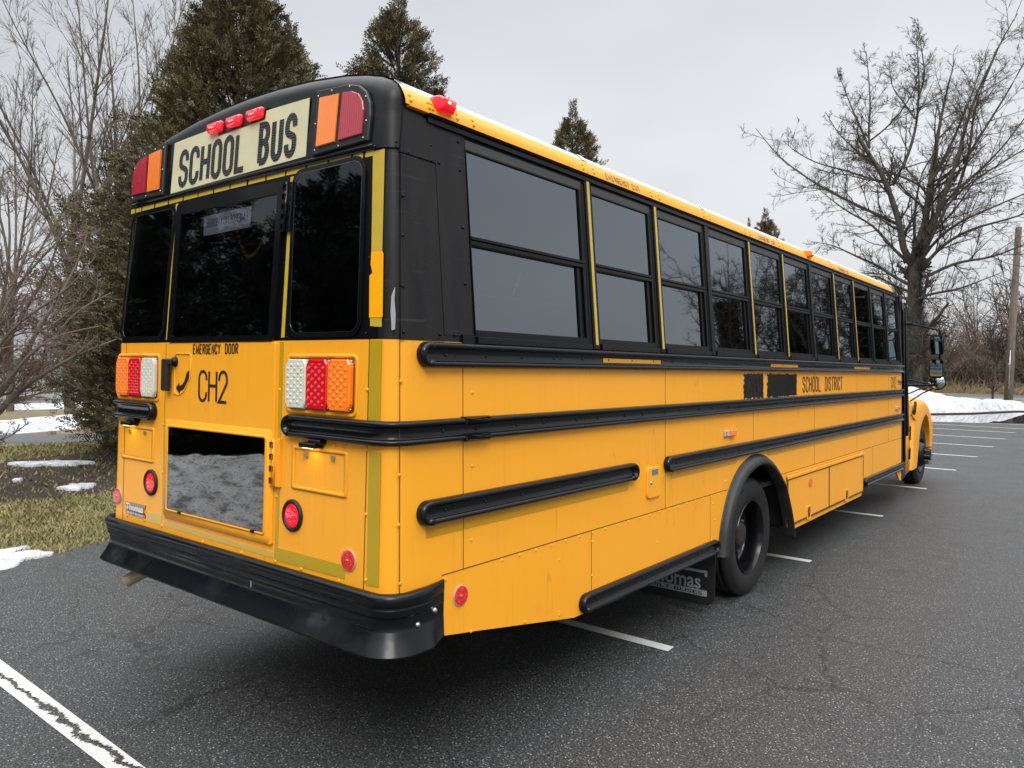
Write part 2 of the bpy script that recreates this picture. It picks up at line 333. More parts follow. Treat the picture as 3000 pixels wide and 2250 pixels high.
# seams and rivets on rear and corners
mb.use('seam_shadow')
for xx in (-.163,-2.277-.0): plate(mb,Rr,[(xx-.0025,.93),(xx+.0025,.93),(xx+.0015,ZB),(xx-.0035,ZB)],0,.0012)
for fn in (S,SL): plate(mb,fn,[(.058,.93),(.062,.93),(.068,ZB),(.064,ZB)],.0,.0015)
mb.use('bus_yellow_paint',True)
for x,z in [(-.169,1.753),(-.163,1.507),(-.157,1.24),(-.15,.97),(-.579,.94),(-.771,1.735),(-.777,1.242),(-.774,.941),(-.578,1.509),(-.368,1.509),(-2.219,.961),(-2.014,.961),(-1.823,.957),(-1.821,1.754),(-1.827,1.513),(-1.825,1.251),(-.32,.935),(-1.05,.935),(-1.4,.935)]: mb.dome(Rr,x,z,.0085,.001,.005)
mb.build('rear_lower_panel',BUS)
# right and left side walls
AC=(4.06,.49)   # rear wheel centre
arch=[(3.27,.52),(3.33,.72),(3.46,.93),(3.64,1.07),(3.85,1.14),(4.06,1.155),(4.27,1.11),(4.47,1.0),(4.63,.86),(4.75,.68),(4.86,.41)]
outl=[(.31,ZB),(.31,.69),(.547,.65),(1.34,.51),(3.24,.51)]+arch+[(7.394,.412),(7.508,.51),(9.28,.51),(9.50,.36),(9.585,.36),(9.585,ZB)]
mb=MB().use('bus_yellow_paint')
for fn in (S,SL):
    v=[fn(a,b,0) for a,b in outl]+[fn(a,b,-.03) for a,b in outl]; n=len(outl)
    mb.add(v,[tuple(range(n)),tuple(range(n,2*n))[::-1]]+[(i,(i+1)%n,n+(i+1)%n,n+i) for i in range(n)])
mb.use('seam_shadow')
def hseam(a0,a1,b,w=.004,fn=S,o=.001): plate(mb,fn,[(a0,b-w/2),(a1,b-w/2),(a1,b+w/2),(a0,b+w/2)],0,o)
def vseam(a,b0,b1,w=.004,fn=S,o=.001): plate(mb,fn,[(a-w/2,b0),(a+w/2,b0),(a+w/2,b1),(a-w/2,b1)],0,o)
for fn in (S,SL):
    hseam(.31,3.44,.952,.005,fn); hseam(4.62,9.585,.945,.005,fn)
    for a,b0,b1 in ((.448,.952,ZB),(1.514,.51,.952),(2.41,.952,ZB),(3.12,.51,.952),(3.965,1.17,ZB),(5.6,.952,ZB),(7.2,.952,ZB),(7.95,.55,.945),(4.76,.46,.94),(8.8,.95,ZB)): vseam(a,b0,b1,.004,fn,.0012)
mb.use('bus_yellow_paint',True)
for i in range(20): mb.dome(S,.725+.134*i,.938,.0085,0,.005)
for i in range(36): mb.dome(S,4.80+.134*i,.925,.0075,0,.0045)
for a,b in [(.071,1.791),(.063,1.411),(.057,1.209),(.065,.97),(.511,1.737),(.51,1.407),(.504,1.073),(.33,.93),(.50,.66),(.9,.60),(1.2,.85),(1.2,.56),(1.52,.89),(1.52,.70),(2.3,.75),(3.17,.88),(3.2,.76),(3.14,.62),(4.70,.88),(4.79,.78),(4.84,.6),(2.5,1.5),(3.3,1.25),(3.4,1.02),(3.55,1.13)]: mb.dome(S,a,b,.0085,0,.005)
mb.build('side_panel',BUS)
# storage doors right side
for (a0,a1,lx,nm) in ((4.80,6.06,5.38,'luggage_door'),(6.075,7.44,6.72,'luggage_door')):
    mb=MB().use('seam_shadow'); plate(mb,S,rrect(a0-.012,.458,a1+.012,.90,.004,1),.0,.0015); mb.use('bus_yellow_paint'); P=[(a0,.47),(a1,.47 if a1<7 else .47),(a1,.90),(a0,.90)]
    plate(mb,S,P,.0,.009,.003)
    mb.use('bus_yellow_paint'); plate(mb,S,rrect(a0-.03,.885,a1+.01,.915,.006),.009,.022,.004)
    mb.use('bus_yellow_paint',True)
    for i in range(8): mb.dome(S,a0+.08+i*.16,.93,.0075,.001,.006)
    for i in range(9): mb.dome(S,a0+.06+i*.15,.435,.007,.0,.005)
    mb.use('seam_shadow')
    for q in (a0-.022,a1): plate(mb,S,[(q,.455),(q+.026,.455),(q+.026,.90),(q,.90)],.0005,.0105)
    plate(mb,S,[(a0-.02,.452),(a1+.02,.452),(a1+.02,.468),(a0-.02,.468)],.0005,.0108); plate(mb,S,[(a0-.02,.872),(a1+.02,.872),(a1+.02,.884),(a0-.02,.884)],.0005,.0111)
    d=mb.build(nm,BUS)
    mb=MB().use('bus_yellow_paint'); frame(mb,S,rrect(lx-.05,.44,lx+.065,.57,.01),rrect(lx-.035,.455,lx+.05,.555,.008),.009,.016,.006); mb.use('seam_shadow'); plate(mb,S,rrect(lx-.035,.455,lx+.05,.555,.008),.009,.0105)
    mb.use('steel'); mb.box(*[xs(.52)+.011,xs(.52)+.025],lx-.012,lx+.02,.50,.54); mb.build('latch',d)
# fuel door
mb=MB().use('bus_yellow_paint'); plate(mb,S,rrect(2.145,1.045,2.33,1.24,.035),0,.014,.005); fd=mb.build('fuel_door',BUS)
mb=MB().use('white_plastic'); plate(mb,S,rrect(2.198,1.187,2.288,1.225,.004),.0145,.0152); mb.use('decal_black'); plate(mb,S,rrect(2.203,1.190,2.283,1.222,.003),.0153,.0156); mb.use('white_plastic')
for i in range(3):
    for j in range(4): plate(mb,S,[(2.208+j*.0185,1.194+i*.0095),(2.221+j*.0185,1.194+i*.0095),(2.221+j*.0185,1.199+i*.0095),(2.208+j*.0185,1.199+i*.0095)],.0157,.0159)
mb.build('label_sticker',fd)
mb=MB().use('steel',True); mb.dome(S,2.19,1.143,.012,.014,.008); mb.build('lock',fd)
# upper black structure: rear face and corners
mb=MB().use('black_panel',True)
zz=[ZB+.0005,2.2,2.5,2.76,2.94]
shell2(mb,[(hw(z),z) for z in zz],.085,.53,'black_panel','frame_black')
mb.use('black_panel')
plate(mb,S,[(.07,1.962),(.325,1.962),(.33,2.735),(.125,2.735)],0,.003); plate(mb,S,[(.328,1.99),(.516,1.99),(.531,2.905),(.331,2.905)],0,.0045)
plate(mb,S,[(.12,2.738),(.327,2.738),(.329,2.912),(.15,2.93)],.0,.008)
mb.use('frame_black'); plate(mb,S,[(.44,1.955),(.53,1.955),(.53,1.995),(.44,1.995)],.004,.012)
mb.use('black_gloss'); plate(mb,S,[(.068,1.963),(.07,1.99),(-.0+.069,1.99),(.066,1.963)],0,.006)
mb.use('frame_black',True)
for a,b in [(.166,2.746),(.233,2.742),(.302,2.741),(.352,2.742),(.305,2.897),(.304,2.809),(.486,2.868),(.489,2.74),(.487,2.479),(.481,2.224),(.123,2.555),(.111,2.389),(.095,2.179),(.086,1.99),(.3,1.99),(.4,1.99)]: mb.dome(S,a,b,.0075,.006,.005)
for x,z in [(-.20,2.3),(-.19,1.985),(-.45,1.975),(-.6,1.975),(-.73,1.975),(-2.0,1.975),(-2.2,1.975),(-1.80,2.4),(-.79,2.32)]: mb.dome(Rr,x,z,.0065,.001,.004)
mb.use('scrape_grey'); plate(mb,S,[(.022,1.995),(.040,2.0),(.047,2.06),(.045,2.12),(.052,2.17),(.040,2.15),(.030,2.13),(.022,2.07)],-.0005+.003,.0042)
mb.build('upper_corner_panel',BUS)
# side window band
PX=[1.549,2.352,3.148,3.977,4.79,5.584,6.397,7.192,7.98,8.763,9.52]
for fn in (S,SL):
    mb=MB().use('frame_black')
    plate(mb,fn,[(.53,1.955),(9.6,1.955),(9.6,1.993),(.53,1.993)],-.03,.006)
    plate(mb,fn,[(.53,2.845),(9.6,2.845),(9.6,2.94),(.53,2.94)],-.03,.0)
    plate(mb,fn,[(.53,1.90),(9.585,1.90),(9.585,1.954),(.53,1.954)],0,.002)
    mb.build('window_rail',BUS)
for i,p in enumerate(PX):
    mb=MB().use('frame_black')
    w=.052 if i<10 else .04
    ml_=MB().use('frame_black'); plate(ml_,SL,[(p-w,1.992),(p+w,1.992),(p+w,2.88),(p-w,2.88)],-.03,.012,.004); ml_.build('window_post',BUS)
    plate(mb,S,[(p-w,1.992),(p+w,1.992),(p+w,2.88),(p-w,2.88)],-.03,.012,.004)
    for fn in (S,): plate(mb,fn,[(p-.03,1.96),(p+.03,1.96),(p+.03,2.90),(p-.03,2.90)],.012,.020,.004)
    po=mb.build('window_post',BUS)
    if i in (0,1,3,4,6,7):
        mb=MB().use('tape_gold'); plate(mb,S,[(p-.012,1.985),(p+.014,1.985),(p+.014,2.90),(p-.012,2.90)],.0203,.0213); mb.build('reflective_strip',po)
lo=[.53]+PX
for i in range(len(PX)):
    a0=lo[i]+(.052 if i else 0); a1=PX[i]-.052
    for side,fn in (('r',S),('l',SL)):
        mb=MB().use('frame_black')
        ou=[(a0,1.993),(a1,1.993),(a1,2.846),(a0,2.846)]
        frame(mb,fn,ou,[(a0+.004,2.02),(a1-.03,2.02),(a1-.03,2.84),(a0+.004,2.84)],-.03,.008,-.028)
        if side=='r':
            plate(mb,fn,[(a0+.004,2.408),(a1-.01,2.408),(a1-.01,2.428),(a0+.004,2.428)],-.02,.010,.002); plate(mb,fn,[(a0+.004,2.432),(a1-.01,2.432),(a1-.01,2.447),(a0+.004,2.447)],-.02,.013,.002)
            plate(mb,fn,[(a1-.075,2.022),(a1-.032,2.022),(a1-.032,2.408),(a1-.075,2.408)],-.024,-.004)
            plate(mb,fn,[(a0,1.957),(a1,1.957),(a1,1.990),(a0,1.990)],.003,.024,.003)
            mb.use('header_grey'); plate(mb,fn,[(a0+.002,2.846),(a1-.0,2.846),(a1,2.888),(a0+.002,2.888)],.0,.006); 
            mb.use('frame_black',True)
            for k in range(3): mb.dome(fn,a0+(a1-a0)*(k+.5)/3,1.975,.006,.024,.003)
        else:
            plate(mb,fn,[(a0,2.41),(a1,2.41),(a1,2.445),(a0,2.445)],-.02,.010)
        w=mb.build('side_window',BUS)
        mb=MB().use('tinted_glass')
        plate(mb,fn,[(a0+.003,2.44),(a1-.03,2.44),(a1-.03,2.845),(a0+.003,2.845)],-.006,-.002); mb.build('glass',w)
        mb=MB().use('tinted_glass')
        plate(mb,fn,[(a0+.003,2.02),(a1-.06,2.02),(a1-.06,2.41),(a0+.003,2.41)],-.018,-.014); mb.build('glass',w)
# roof
RP=[(1.128,2.945),(1.126,2.965),(1.118,2.985),(1.108,3.003),(1.096,3.021)]
RW=[(1.096,3.021),(1.086,3.034),(1.055,3.058),(1.00,3.083),(.90,3.112),(.75,3.142),(.5,3.172),(.25,3.190),(0,3.196)]
def roofpart(prof,name,matn,y0,mirror):
    mb=MB().use(matn,True)
    n=len(prof); 
    for sg in ((1,-1) if mirror else (1,)):
        full=[(sg*h,z) for h,z in prof] if mirror else [(h,z) for h,z in prof]+[(-h,z) for h,z in prof[::-1][1:]]
        rings=[[(CX+h,y0+ (ys(z)-.06)*.0,z) for h,z in full]]
        for y in (2,4,6,8,9.0): rings.append([(CX+h,y,z) for h,z in full])
        for k in range(1,9):
            t=math.pi/2*k/8; r=.5
            rings.append([(CX+h*(1-.10*(1-math.cos(t))),9.0+.62*math.sin(t),2.93+(z-2.93)*(1-.95*(1-math.cos(t)))) for h,z in full])
        mb.rings(rings,False,False,False)
    return mb
mb=roofpart(RP,'roof_band','bus_yellow_paint',.145,True)
mb.use('bus_yellow_paint',True)
def T(y,z,o=0):    # on the yellow band
    zs=[p[1] for p in RP]; hs=[p[0] for p in RP]; return (CX+float(np.interp(z,zs,hs))+o,y,z)
def rivs(a):
    for dy in (-.055,.055):
        for b in (2.965,2.99): mb.dome(T,a+dy,b,.010,0,.006)
for a in (.23,.36,.52): rivs(a)
for i in range(9): rivs(1.56+i*.8)
mb.use('seam_shadow')
for i in range(5): plate(mb,T,[(1.545+i*1.6,2.947),(1.55+i*1.6,2.947),(1.55+i*1.6,3.002),(1.545+i*1.6,3.002)],.0,.0015)
mb.use('bus_yellow_paint'); 
for sg in (1,-1): mb.box(CX+sg*1.128-.03,CX+sg*1.128+.001 if sg>0 else CX+sg*1.128+.03,.17,9.55,2.940,2.9455)
band=mb.build('roof_band',BUS)
mb=roofpart(RW,'roof','roof_white',.145,False)
for i in range(6):
    y=1.56+i*1.6
    if y<9: mb.rings([[(CX+s*h*1.002,y+d,z+.004) for s in (1,) for h,z in RW]+[(CX-h*1.002,y+d,z+.004) for h,z in RW[::-1][1:]] for d in (-.03,.03)],False,False,False)
mb.build('roof',BUS)
mb=MB().use('frame_black')      # drip rail
for fn in (S,SL): plate(mb,fn,[(.285,2.905),(9.55,2.905),(9.55,2.934),(.285,2.934)],-.02,.016)
mb.use('frame_black'); mb.rings([[(xs(2.93)+a,.285+b,2.934+c) for a,b,c in ((.0,0,0),(.022,0,-.004),(.03,0,.008),(.0,0,.012))],[(xs(2.93)+a,9.5,2.934+c) for a,b,c in ((.0,0,0),(.022,0,-.004),(.03,0,.008),(.0,0,.012))]],True,True,True)
mb.build('drip_rail',BUS)
# rear roof cap
mb=MB().use('black_gloss',True)
mats_cap='black_panel'
CP=[(hw(z)+.004,z) for z in (2.757,2.80,2.86,2.90,2.925)]+[(1.109,2.965),(1.103,3.003),(1.085,3.035),(1.052,3.061),(.998,3.087),(.90,3.116),(.75,3.147),(.5,3.178),(.25,3.196),(0,3.202)]
rad=lambda z:.088+.0*(z)
def capyb(z): return ys(z)
Rc=shellrings(CP,lambda z:float(np.interp(z,[2.757,2.95,3.1],[.088,.088,.080])),.150,capyb,o=.010,steps=8)
mb.use('black_panel',True); mb.rings(Rc,False,False,False); last=Rc[-1]; mb.use('black_gloss'); mb.add(last,[tuple(range(len(last)))])
mb.use('frame_black',True)
for a in (.10,): mb.dome(S,a,2.775,.007,.004,.005)
mb.use('black_gloss',True)   # ledge under the sign
mb.tube([Rr(-2.31+i*.21,2.772+.006*math.sin(i/10*3.14),.013) for i in range(11)],.007,6)
for x,z in [(-.2,2.765)]: mb.dome(Rr,x,z,.007,.012,.005)
cap=mb.build('rear_roof_cap',BUS)
# sign
def capz(x): 
    return float(np.interp(abs(x-CX),[p[0] for p in CP][::-1],[p[1] for p in CP][::-1]))
mb=MB().use('sign_cream')
tp=lambda x: min(capz(x)-.094,3.088)
xsn=[-1.868+(1.868-.668)*i/24 for i in range(25)]
def stp(x):
    z=3.068+.010*(1-((x-CX)/.6)**2)
    return z
Ptop=[]
for x in xsn[::-1]:
    Ptop.append((x,stp(x)))
# notch below the three markers
Pn=[(x,z if not(-1.34<x<-1.13+.0) else z) for x,z in Ptop]
plate(mb,Rr,[(-1.874,2.785),(-.668,2.80)]+Pn,.0102,.0125)
sign=mb.build('bus_sign',cap)
mb=MB().use('letter_black')
text(mb,Rr,'SCHOOL',-1.797,-1.155,2.803,3.012,.029,.0130,asp=.42,gap=.27,thick=.002)
mb.build('sign_lettering',sign); mb=MB().use('letter_black'); text(mb,Rr,'BUS',-1.050,-.745,2.812,3.024,.033,.0130,asp=.44,gap=.36,thick=.002)
mb.build('sign_lettering',sign)
mb=MB().use('black_gloss'); plate(mb,Rr,[(-1.42,3.028),(-1.01,3.036),(-1.0,3.1),(-1.42,3.1)],.0135,.0150); mb.build('marker_bracket',cap)
for a,b in ((-1.50,-1.378),(-1.322,-1.205),(-1.144,-1.02)):
    mb=MB().use('lens_red_lit',True); z0,z1=3.044,3.098
    P=rrect(a,z0,b,z1,.010,3); Q=rrect(a+.016,z0+.010,b-.016,z1-.010,.006,3)
    mb.rings([[Rr(p,q,.012) for p,q in P],[Rr(p,q,.026) for p,q in P],[Rr(p,q,.045) for p,q in Q]],True,False,True)
    ml=mb.build('marker_light',BUS)
    mb=MB().use('led_glow'); 
    for k in (0,1,2): plate(mb,Rr,rrect(a+.040+k*.016,z0+.020,a+.047+k*.016,z0+.027,.003,2),.045,.0465); mb.build('led',ml); mb=MB().use('led_glow')
    mb=MB().use('frame_black')
    for q in (a+.009,b-.009): plate(mb,Rr,rrect(q-.004,3.066,q+.004,3.076,.003,2),.026,.028)
    mb.build('screw',ml)
# flashers
def flasher(sgn,name):
    M=(lambda x:x) if sgn>0 else (lambda x:-2.55-x+.002)      # mirrored about the cap centre
    mb=MB().use('rubber')
    P=[(-.606,2.789),(-.232,2.795),(-.226,2.90),(-.232,2.955),(-.262,3.01),(-.310,3.045),(-.380,3.066),(-.600,3.084)]
    fnm=lambda a,b,o:Rr(M(a),b,o)
    if sgn<0: P=P[::-1]
    def pl(mb,P,o0,o1,bev): 
        mb.rings([[fnm(a,b,o0) for a,b in P],[fnm(a,b,o1-bev) for a,b in P],[fnm(CXM+(a-CXM)*.975,2.935+(b-2.935)*.97,o1) for a,b in P]],True,False,True)
    CXM=-.415; mb.use('flare_rubber'); pl(mb,P,.009,.026,.006); 
    mb.use('steel',True)
    for a,b in [(-.585,3.055),(-.49,3.06),(-.37,3.052),(-.26,2.985),(-.247,2.88),(-.26,2.81),(-.42,2.802),(-.585,2.81),(-.592,2.93)]: mb.dome(fnm,a,b,.0045,.026,.004)
    h=mb.build('flasher_light',BUS)
    mb=MB().use('flasher_amber'); P=[(-.572,2.822),(-.445,2.824),(-.437,3.035),(-.568,3.044)]; plate(mb,fnm,P if sgn>0 else P[::-1],.026,.034,.003); mb.build('amber_lens',h)
    mb=MB().use('flasher_red'); P=[(-.418,2.824),(-.266,2.828),(-.262,2.93),(-.272,2.968),(-.300,3.005),(-.345,3.025),(-.410,3.034)]; plate(mb,fnm,P if sgn>0 else P[::-1],.026,.034,.003); mb.build('red_lens',h)
flasher(1,0); flasher(-1,0)
# gold dashes
DS=[(-2.345,-2.298),(-2.285,-2.222),(-2.209,-2.071),(-2.056,-1.918),(-1.903,-1.76),(-1.746,-1.606),(-1.594,-1.454),(-1.442,-1.301),(-1.289,-1.149),(-1.131,-.99),(-.977,-.832),(-.82,-.679),(-.664,-.52),(-.504,-.36),(-.345,-.282),(-.266,-.215)]
for a,b in DS:
    mb=MB().use('tape_gold'); z=lambda x:2.727+.006*(1-((x-CX)/1.1)**2)+.004*(x+2.35)/2.1
    plate(mb,Rr,[(a,z(a)),(b,z(b)),(b,z(b)+.026),(a,z(a)+.026)],.001,.0022); mb.build('reflective_strip',BUS)
def strip(P,m,fn=Rr,o=.0012,par=None):
    mb=MB().use(m); plate(mb,fn,P,o-.001,o+.0008); return mb.build('reflective_strip',par or BUS)
strip([(-1.824,1.975),(-1.797,1.975),(-1.802,2.724),(-1.827,2.724)],'tape_gold')
strip([(-.772,1.975),(-.748,1.975),(-.762,2.724),(-.787,2.724)],'tape_gold')
strip([(-.163,2.015),(-.095,2.010),(-.100,2.055),(-.170,2.055)],'tape_gold'); 
strip([(-.172,2.05),(-.092,2.05),(-.112,2.31),(-.121,2.322),(-.186,2.325),(-.184,2.27),(-.170,2.235),(-.187,2.225)],'tape_new',o=.003)
strip([(-.187,2.322),(-.121,2.302),(-.148,2.750),(-.219,2.752)],'tape_gold')
strip([(-.158,1.535),(-.087,1.535),(-.089,1.957),(-.160,1.957)],'tape_olive'); strip([(-.143,.95),(-.072,.956),(-.078,1.50),(-.150,1.50)],'tape_olive')
def LC(a,z,o=0):      # left rear corner, a = angle round it
    t=R_(a); r=.085+o; X=-2.44-xs(z)+.085; return (X-r*math.sin(t),ys(z)+.085-r*math.cos(t),z)
for z0,z1,mn in ((.95,1.515,'tape_olive'),(1.635,1.955,'tape_olive'),(1.99,2.74,'tape_gold')):
    mb=MB().use(mn,True); mb.rings([[LC(a,z,.0035) for a in (38,50,62,74,86)] for z in np.linspace(z0,z1,6)],False,False,False); mb.build('reflective_strip',BUS)
strip([(-1.824,1.02),(-1.802,1.02),(-1.796,1.955),(-1.822,1.955)],'tape_olive',o=.0014)
strip([(-.781,1.01),(-.758,1.01),(-.750,1.955),(-.779,1.955)],'tape_olive',o=.0014)
strip([(-1.986,.962),(-1.826,.958),(-1.822,1.016),(-1.986,1.016)],'tape_faded')
strip([(-1.796,.961),(-.792,.953),(-.792,.979),(-1.796,.987)],'tape_faded')
strip([(-.782,.946),(-.282,.950),(-.280,1.007),(-.782,1.006)],'tape_olive')
# rear side windows
for (a0,b0,a1,b1,t0,t1) in ((-.725,1.985,-.205,2.735,0,0),(-2.35,1.985,-1.835,2.712,0,0)):
    mb=MB().use('black_gloss'); 
    sh=-.06 if a0>-1 else .06
    def fw(x,z,o,sh=sh): return Rr(x+sh*(z-2.0)*.9,z,o)
    a0+=.02; a1-=.02
    frame(mb,fw,rrect(a0-.02,b0-.012,a1+.01,b1+.012,.07,6),rrect(a0,b0+.008,a1-.01,b1-.008,.055,6),0,.008,.004); 
    wn=mb.build('rear_window',BUS)
    mb=MB().use('chrome_dark'); frame(mb,fw,rrect(a0,b0+.008,a1-.01,b1-.008,.055,6),rrect(a0+.003,b0+.011,a1-.013,b1-.011,.053,6),.005,.0085,.006); mb.build('seal',wn)
    mb=MB().use('rear_glass'); plate(mb,fw,rrect(a0,b0+.008,a1-.01,b1-.008,.055,6),.0045,.0065); mb.build('glass',wn)
# emergency door
mb=MB().use('bus_yellow_paint')
plate(mb,Rr,rrect(-1.792,1.012,-.795,ZB-.003,.012,3),.0,.014,.005)
mb.use('bus_yellow_paint',True)
plate(mb,Rr,rrect(-1.786,1.018,-.801,1.548,.030,5),.012,.0175,.005); frame(mb,Rr,rrect(-1.752,1.054,-.838,1.518,.018,4),rrect(-1.740,1.064,-.850,1.506,.012,4),.017,.0215,.0178)
ED=mb.build('emergency_door',BUS)
mb=MB().use('black_gloss'); frame(mb,Rr,rrect(-1.783,ZB+.0,-.812,2.712,.02,4),rrect(-1.735,1.988,-.856,2.652,.012,4),.0,.018,.003); mb.build('door_frame',ED)
mb=MB().use('rear_glass'); plate(mb,Rr,rrect(-1.735,1.988,-.856,2.652,.012,4),.008,.011); mb.build('glass',ED)
mb=MB().use('frame_black'); plate(mb,Rr,rrect(-1.741,1.063,-.849,1.507,.012,4),.017,.0182); mb.use('frame_black')
for x in (-1.60,-.93): plate(mb,Rr,rrect(x-.012,1.055,x+.012,1.066,.003,2),.02,.030)
mb.build('window_backing',ED)
mb=MB().use('door_glass'); plate(mb,Rr,rrect(-1.738,1.066,-.852,1.504,.010,4),.0188,.0200); mb.build('glass',ED)
mb=MB().use('paper'); plate(mb,Rr,[(-1.513,2.515),(-1.085,2.520),(-1.086,2.624),(-1.513,2.618)],.003,.0045); st=mb.build('paper_sign',ED)
mb=MB().use('decal_ghost'); MATS['decal_ghost'].node_tree.nodes['Principled BSDF'].inputs['Base Color'].default_value=(.16,.16,.17,1)
text(mb,Rr,'EMERGENCY DOOR',-1.49,-1.11,2.555,2.60,.005,.0047,mir=True,thick=.0004); mb.build('sign_lettering',st)
mb=MB().use('chain_yellow',True)
for i in range(26):
    t=i/25; x=-1.19+.315*t; z=2.52-.17*math.sin(math.pi*t**.8)+.06*t
    rot=i%2; 
    pts=[(x+.010*math.cos(k/8*6.283)*(1),z+(.005 if rot else .009)*math.sin(k/8*6.283)) for k in range(9)]
    mb.tube([Rr(a,b,.004) for a,b in pts],.0018,4,False)
mb.build('safety_chain',ED)
for (x,z0,z1,m,n) in ((-.778,2.465,2.695,'black_gloss',5),(-.776,1.289,1.509,'bus_yellow_paint',4)):
    mb=MB().use(m); plate(mb,Rr,[(x-.034,z0),(x-.005,z0),(x-.005,z1),(x-.034,z1)],.01,.020,.002); plate(mb,Rr,[(x+.004,z0),(x+.034,z0),(x+.034,z1),(x+.004,z1)],.0,.018,.002)
    mb.use(m,True); mb.tube([Rr(x-.002,z0+.0,.022),Rr(x-.002,z1,.022)],.009,8); mb.use('seam_shadow' if n==4 else 'frame_black')
    for k in range(n): 
        zc=z0+(k+.5)*(z1-z0)/n; frame(mb,Rr,rrect(x-.022,zc-.014,x+.004,zc+.014,.002,1),rrect(x-.019,zc-.011,x+.001,zc+.011,.002,1),.02,.0325,.02)
    mb.build('hinge',ED)
# handle and recess
mb=MB().use('bus_yellow_paint',True); Q0=[(-1.700,1.875),(-1.68,1.897),(-1.545,1.897),(-1.533,1.885),(-1.536,1.775),(-1.60,1.70),(-1.65,1.682),(-1.69,1.69)]
frame(mb,Rr,[(-1.615+(a+1.615)*1.06,1.79+(b-1.79)*1.05) for a,b in Q0],Q0,.013,.0185,.012)
mb.use('rubber'); plate(mb,Rr,rrect(-1.775,1.70,-1.715,1.872,.008,3),.03,.052,.006); mb.use('frame_black',True); mb.dome(Rr,-1.69,1.855,.028,.013,.03,14); mb.use('rubber'); plate(mb,Rr,rrect(-1.75,1.84,-1.68,1.87,.008,3),.02,.048,.004)
mb.build('door_handle',ED)
mb=MB().use('decal_black')
c=[(-1.565+.115*math.cos(R_(t))-.1,1.80+.115*math.sin(R_(t))) for t in ()]
AR=[(-1.548,1.814),(-1.549,1.780),(-1.560,1.748),(-1.582,1.722),(-1.612,1.706),(-1.634,1.702),(-1.640,1.684),(-1.680,1.716),(-1.646,1.746),(-1.641,1.728),(-1.618,1.736),(-1.597,1.752),(-1.583,1.775),(-1.576,1.797)]
plate(mb,Rr,AR,.0142,.0150)
mb.build('arrow_decal',ED); mb=MB().use('decal_black')
text(mb,Rr,'EMERGENCY',-1.515,-1.255,1.896,1.950,.0075,.0145,asp=.42,gap=.30); mb.build('door_lettering',ED); mb=MB().use('decal_black'); text(mb,Rr,'DOOR',-1.215,-1.098,1.897,1.951,.0075,.0145,asp=.42,gap=.30)
mb.build('door_lettering',ED); mb=MB().use('decal_black'); text(mb,Rr,'CH2',-1.455,-1.183,1.651,1.817,.015,.0145,asp=.62,gap=.22)
mb.build('fleet_number',ED)
# tail lamp clusters
def facets(mb,fn,a0,b0,a1,b1,na,nb,o0,o1):
    da=(a1-a0)/na; db=(b1-b0)/nb
    for i in range(na):
        for j in range(nb):
            x0=a0+i*da;z0=b0+j*db; c=fn(x0+da/2,z0+db/2,o1 if (i+j)%2 else o0+(o1-o0)*.35)
            mb.add([fn(x0,z0,o0),fn(x0+da,z0,o0),fn(x0+da,z0+db,o0),fn(x0,z0+db,o0),c],[(0,1,4),(1,2,4),(2,3,4),(3,0,4)])
for (a0,a1,order) in ((-.70,-.252,('lens_clear','lens_red','lens_amber')),(-2.352,-1.902,('lens_amber','lens_red','lens_clear'))):
    mb=MB().use('bus_yellow_paint',True); frame(mb,Rr,rrect(a0-.022,1.632,a1+.022,1.900,.03,4),rrect(a0-.004,1.648,a1+.006,1.884,.018,4),0,.004,-.0)
    mb.use('chrome_dark'); plate(mb,Rr,rrect(a0-.001,1.652,a1+.003,1.880,.016,4),.0,.004)
    tl=mb.build('tail_lamp_cluster',BUS)
    w=(a1-a0)/3
    for k,mn in enumerate(order):
        x0=a0+k*w; x1=x0+w-.004; mb=MB().use(mn)
        n_=.02
        P=[(x0+n_,1.657),(x1-n_*.8,1.657),(x1-.004,1.677),(x1,1.690),(x1,1.842),(x1-.004,1.857),(x1-n_*.8,1.876),(x0+n_,1.876),(x0+.004,1.857),(x0,1.842),(x0,1.690),(x0+.004,1.677)]
        plate(mb,Rr,P,.003,.026,.005)
        facets(mb,Rr,x0+.012,1.676,x1-.012,1.858,5,11,.0262,.0305)
        ln=mb.build({'lens_clear':'reversing_lens','lens_red':'brake_lens','lens_amber':'turn_lens'}[mn],tl)
        mb=MB().use('steel',True)
        for q,z in ((x1-.010,1.868),(x1-.010,1.665)): mb.dome(Rr,q,z,.0055,.006,.005)
        mb.build('screw',ln)
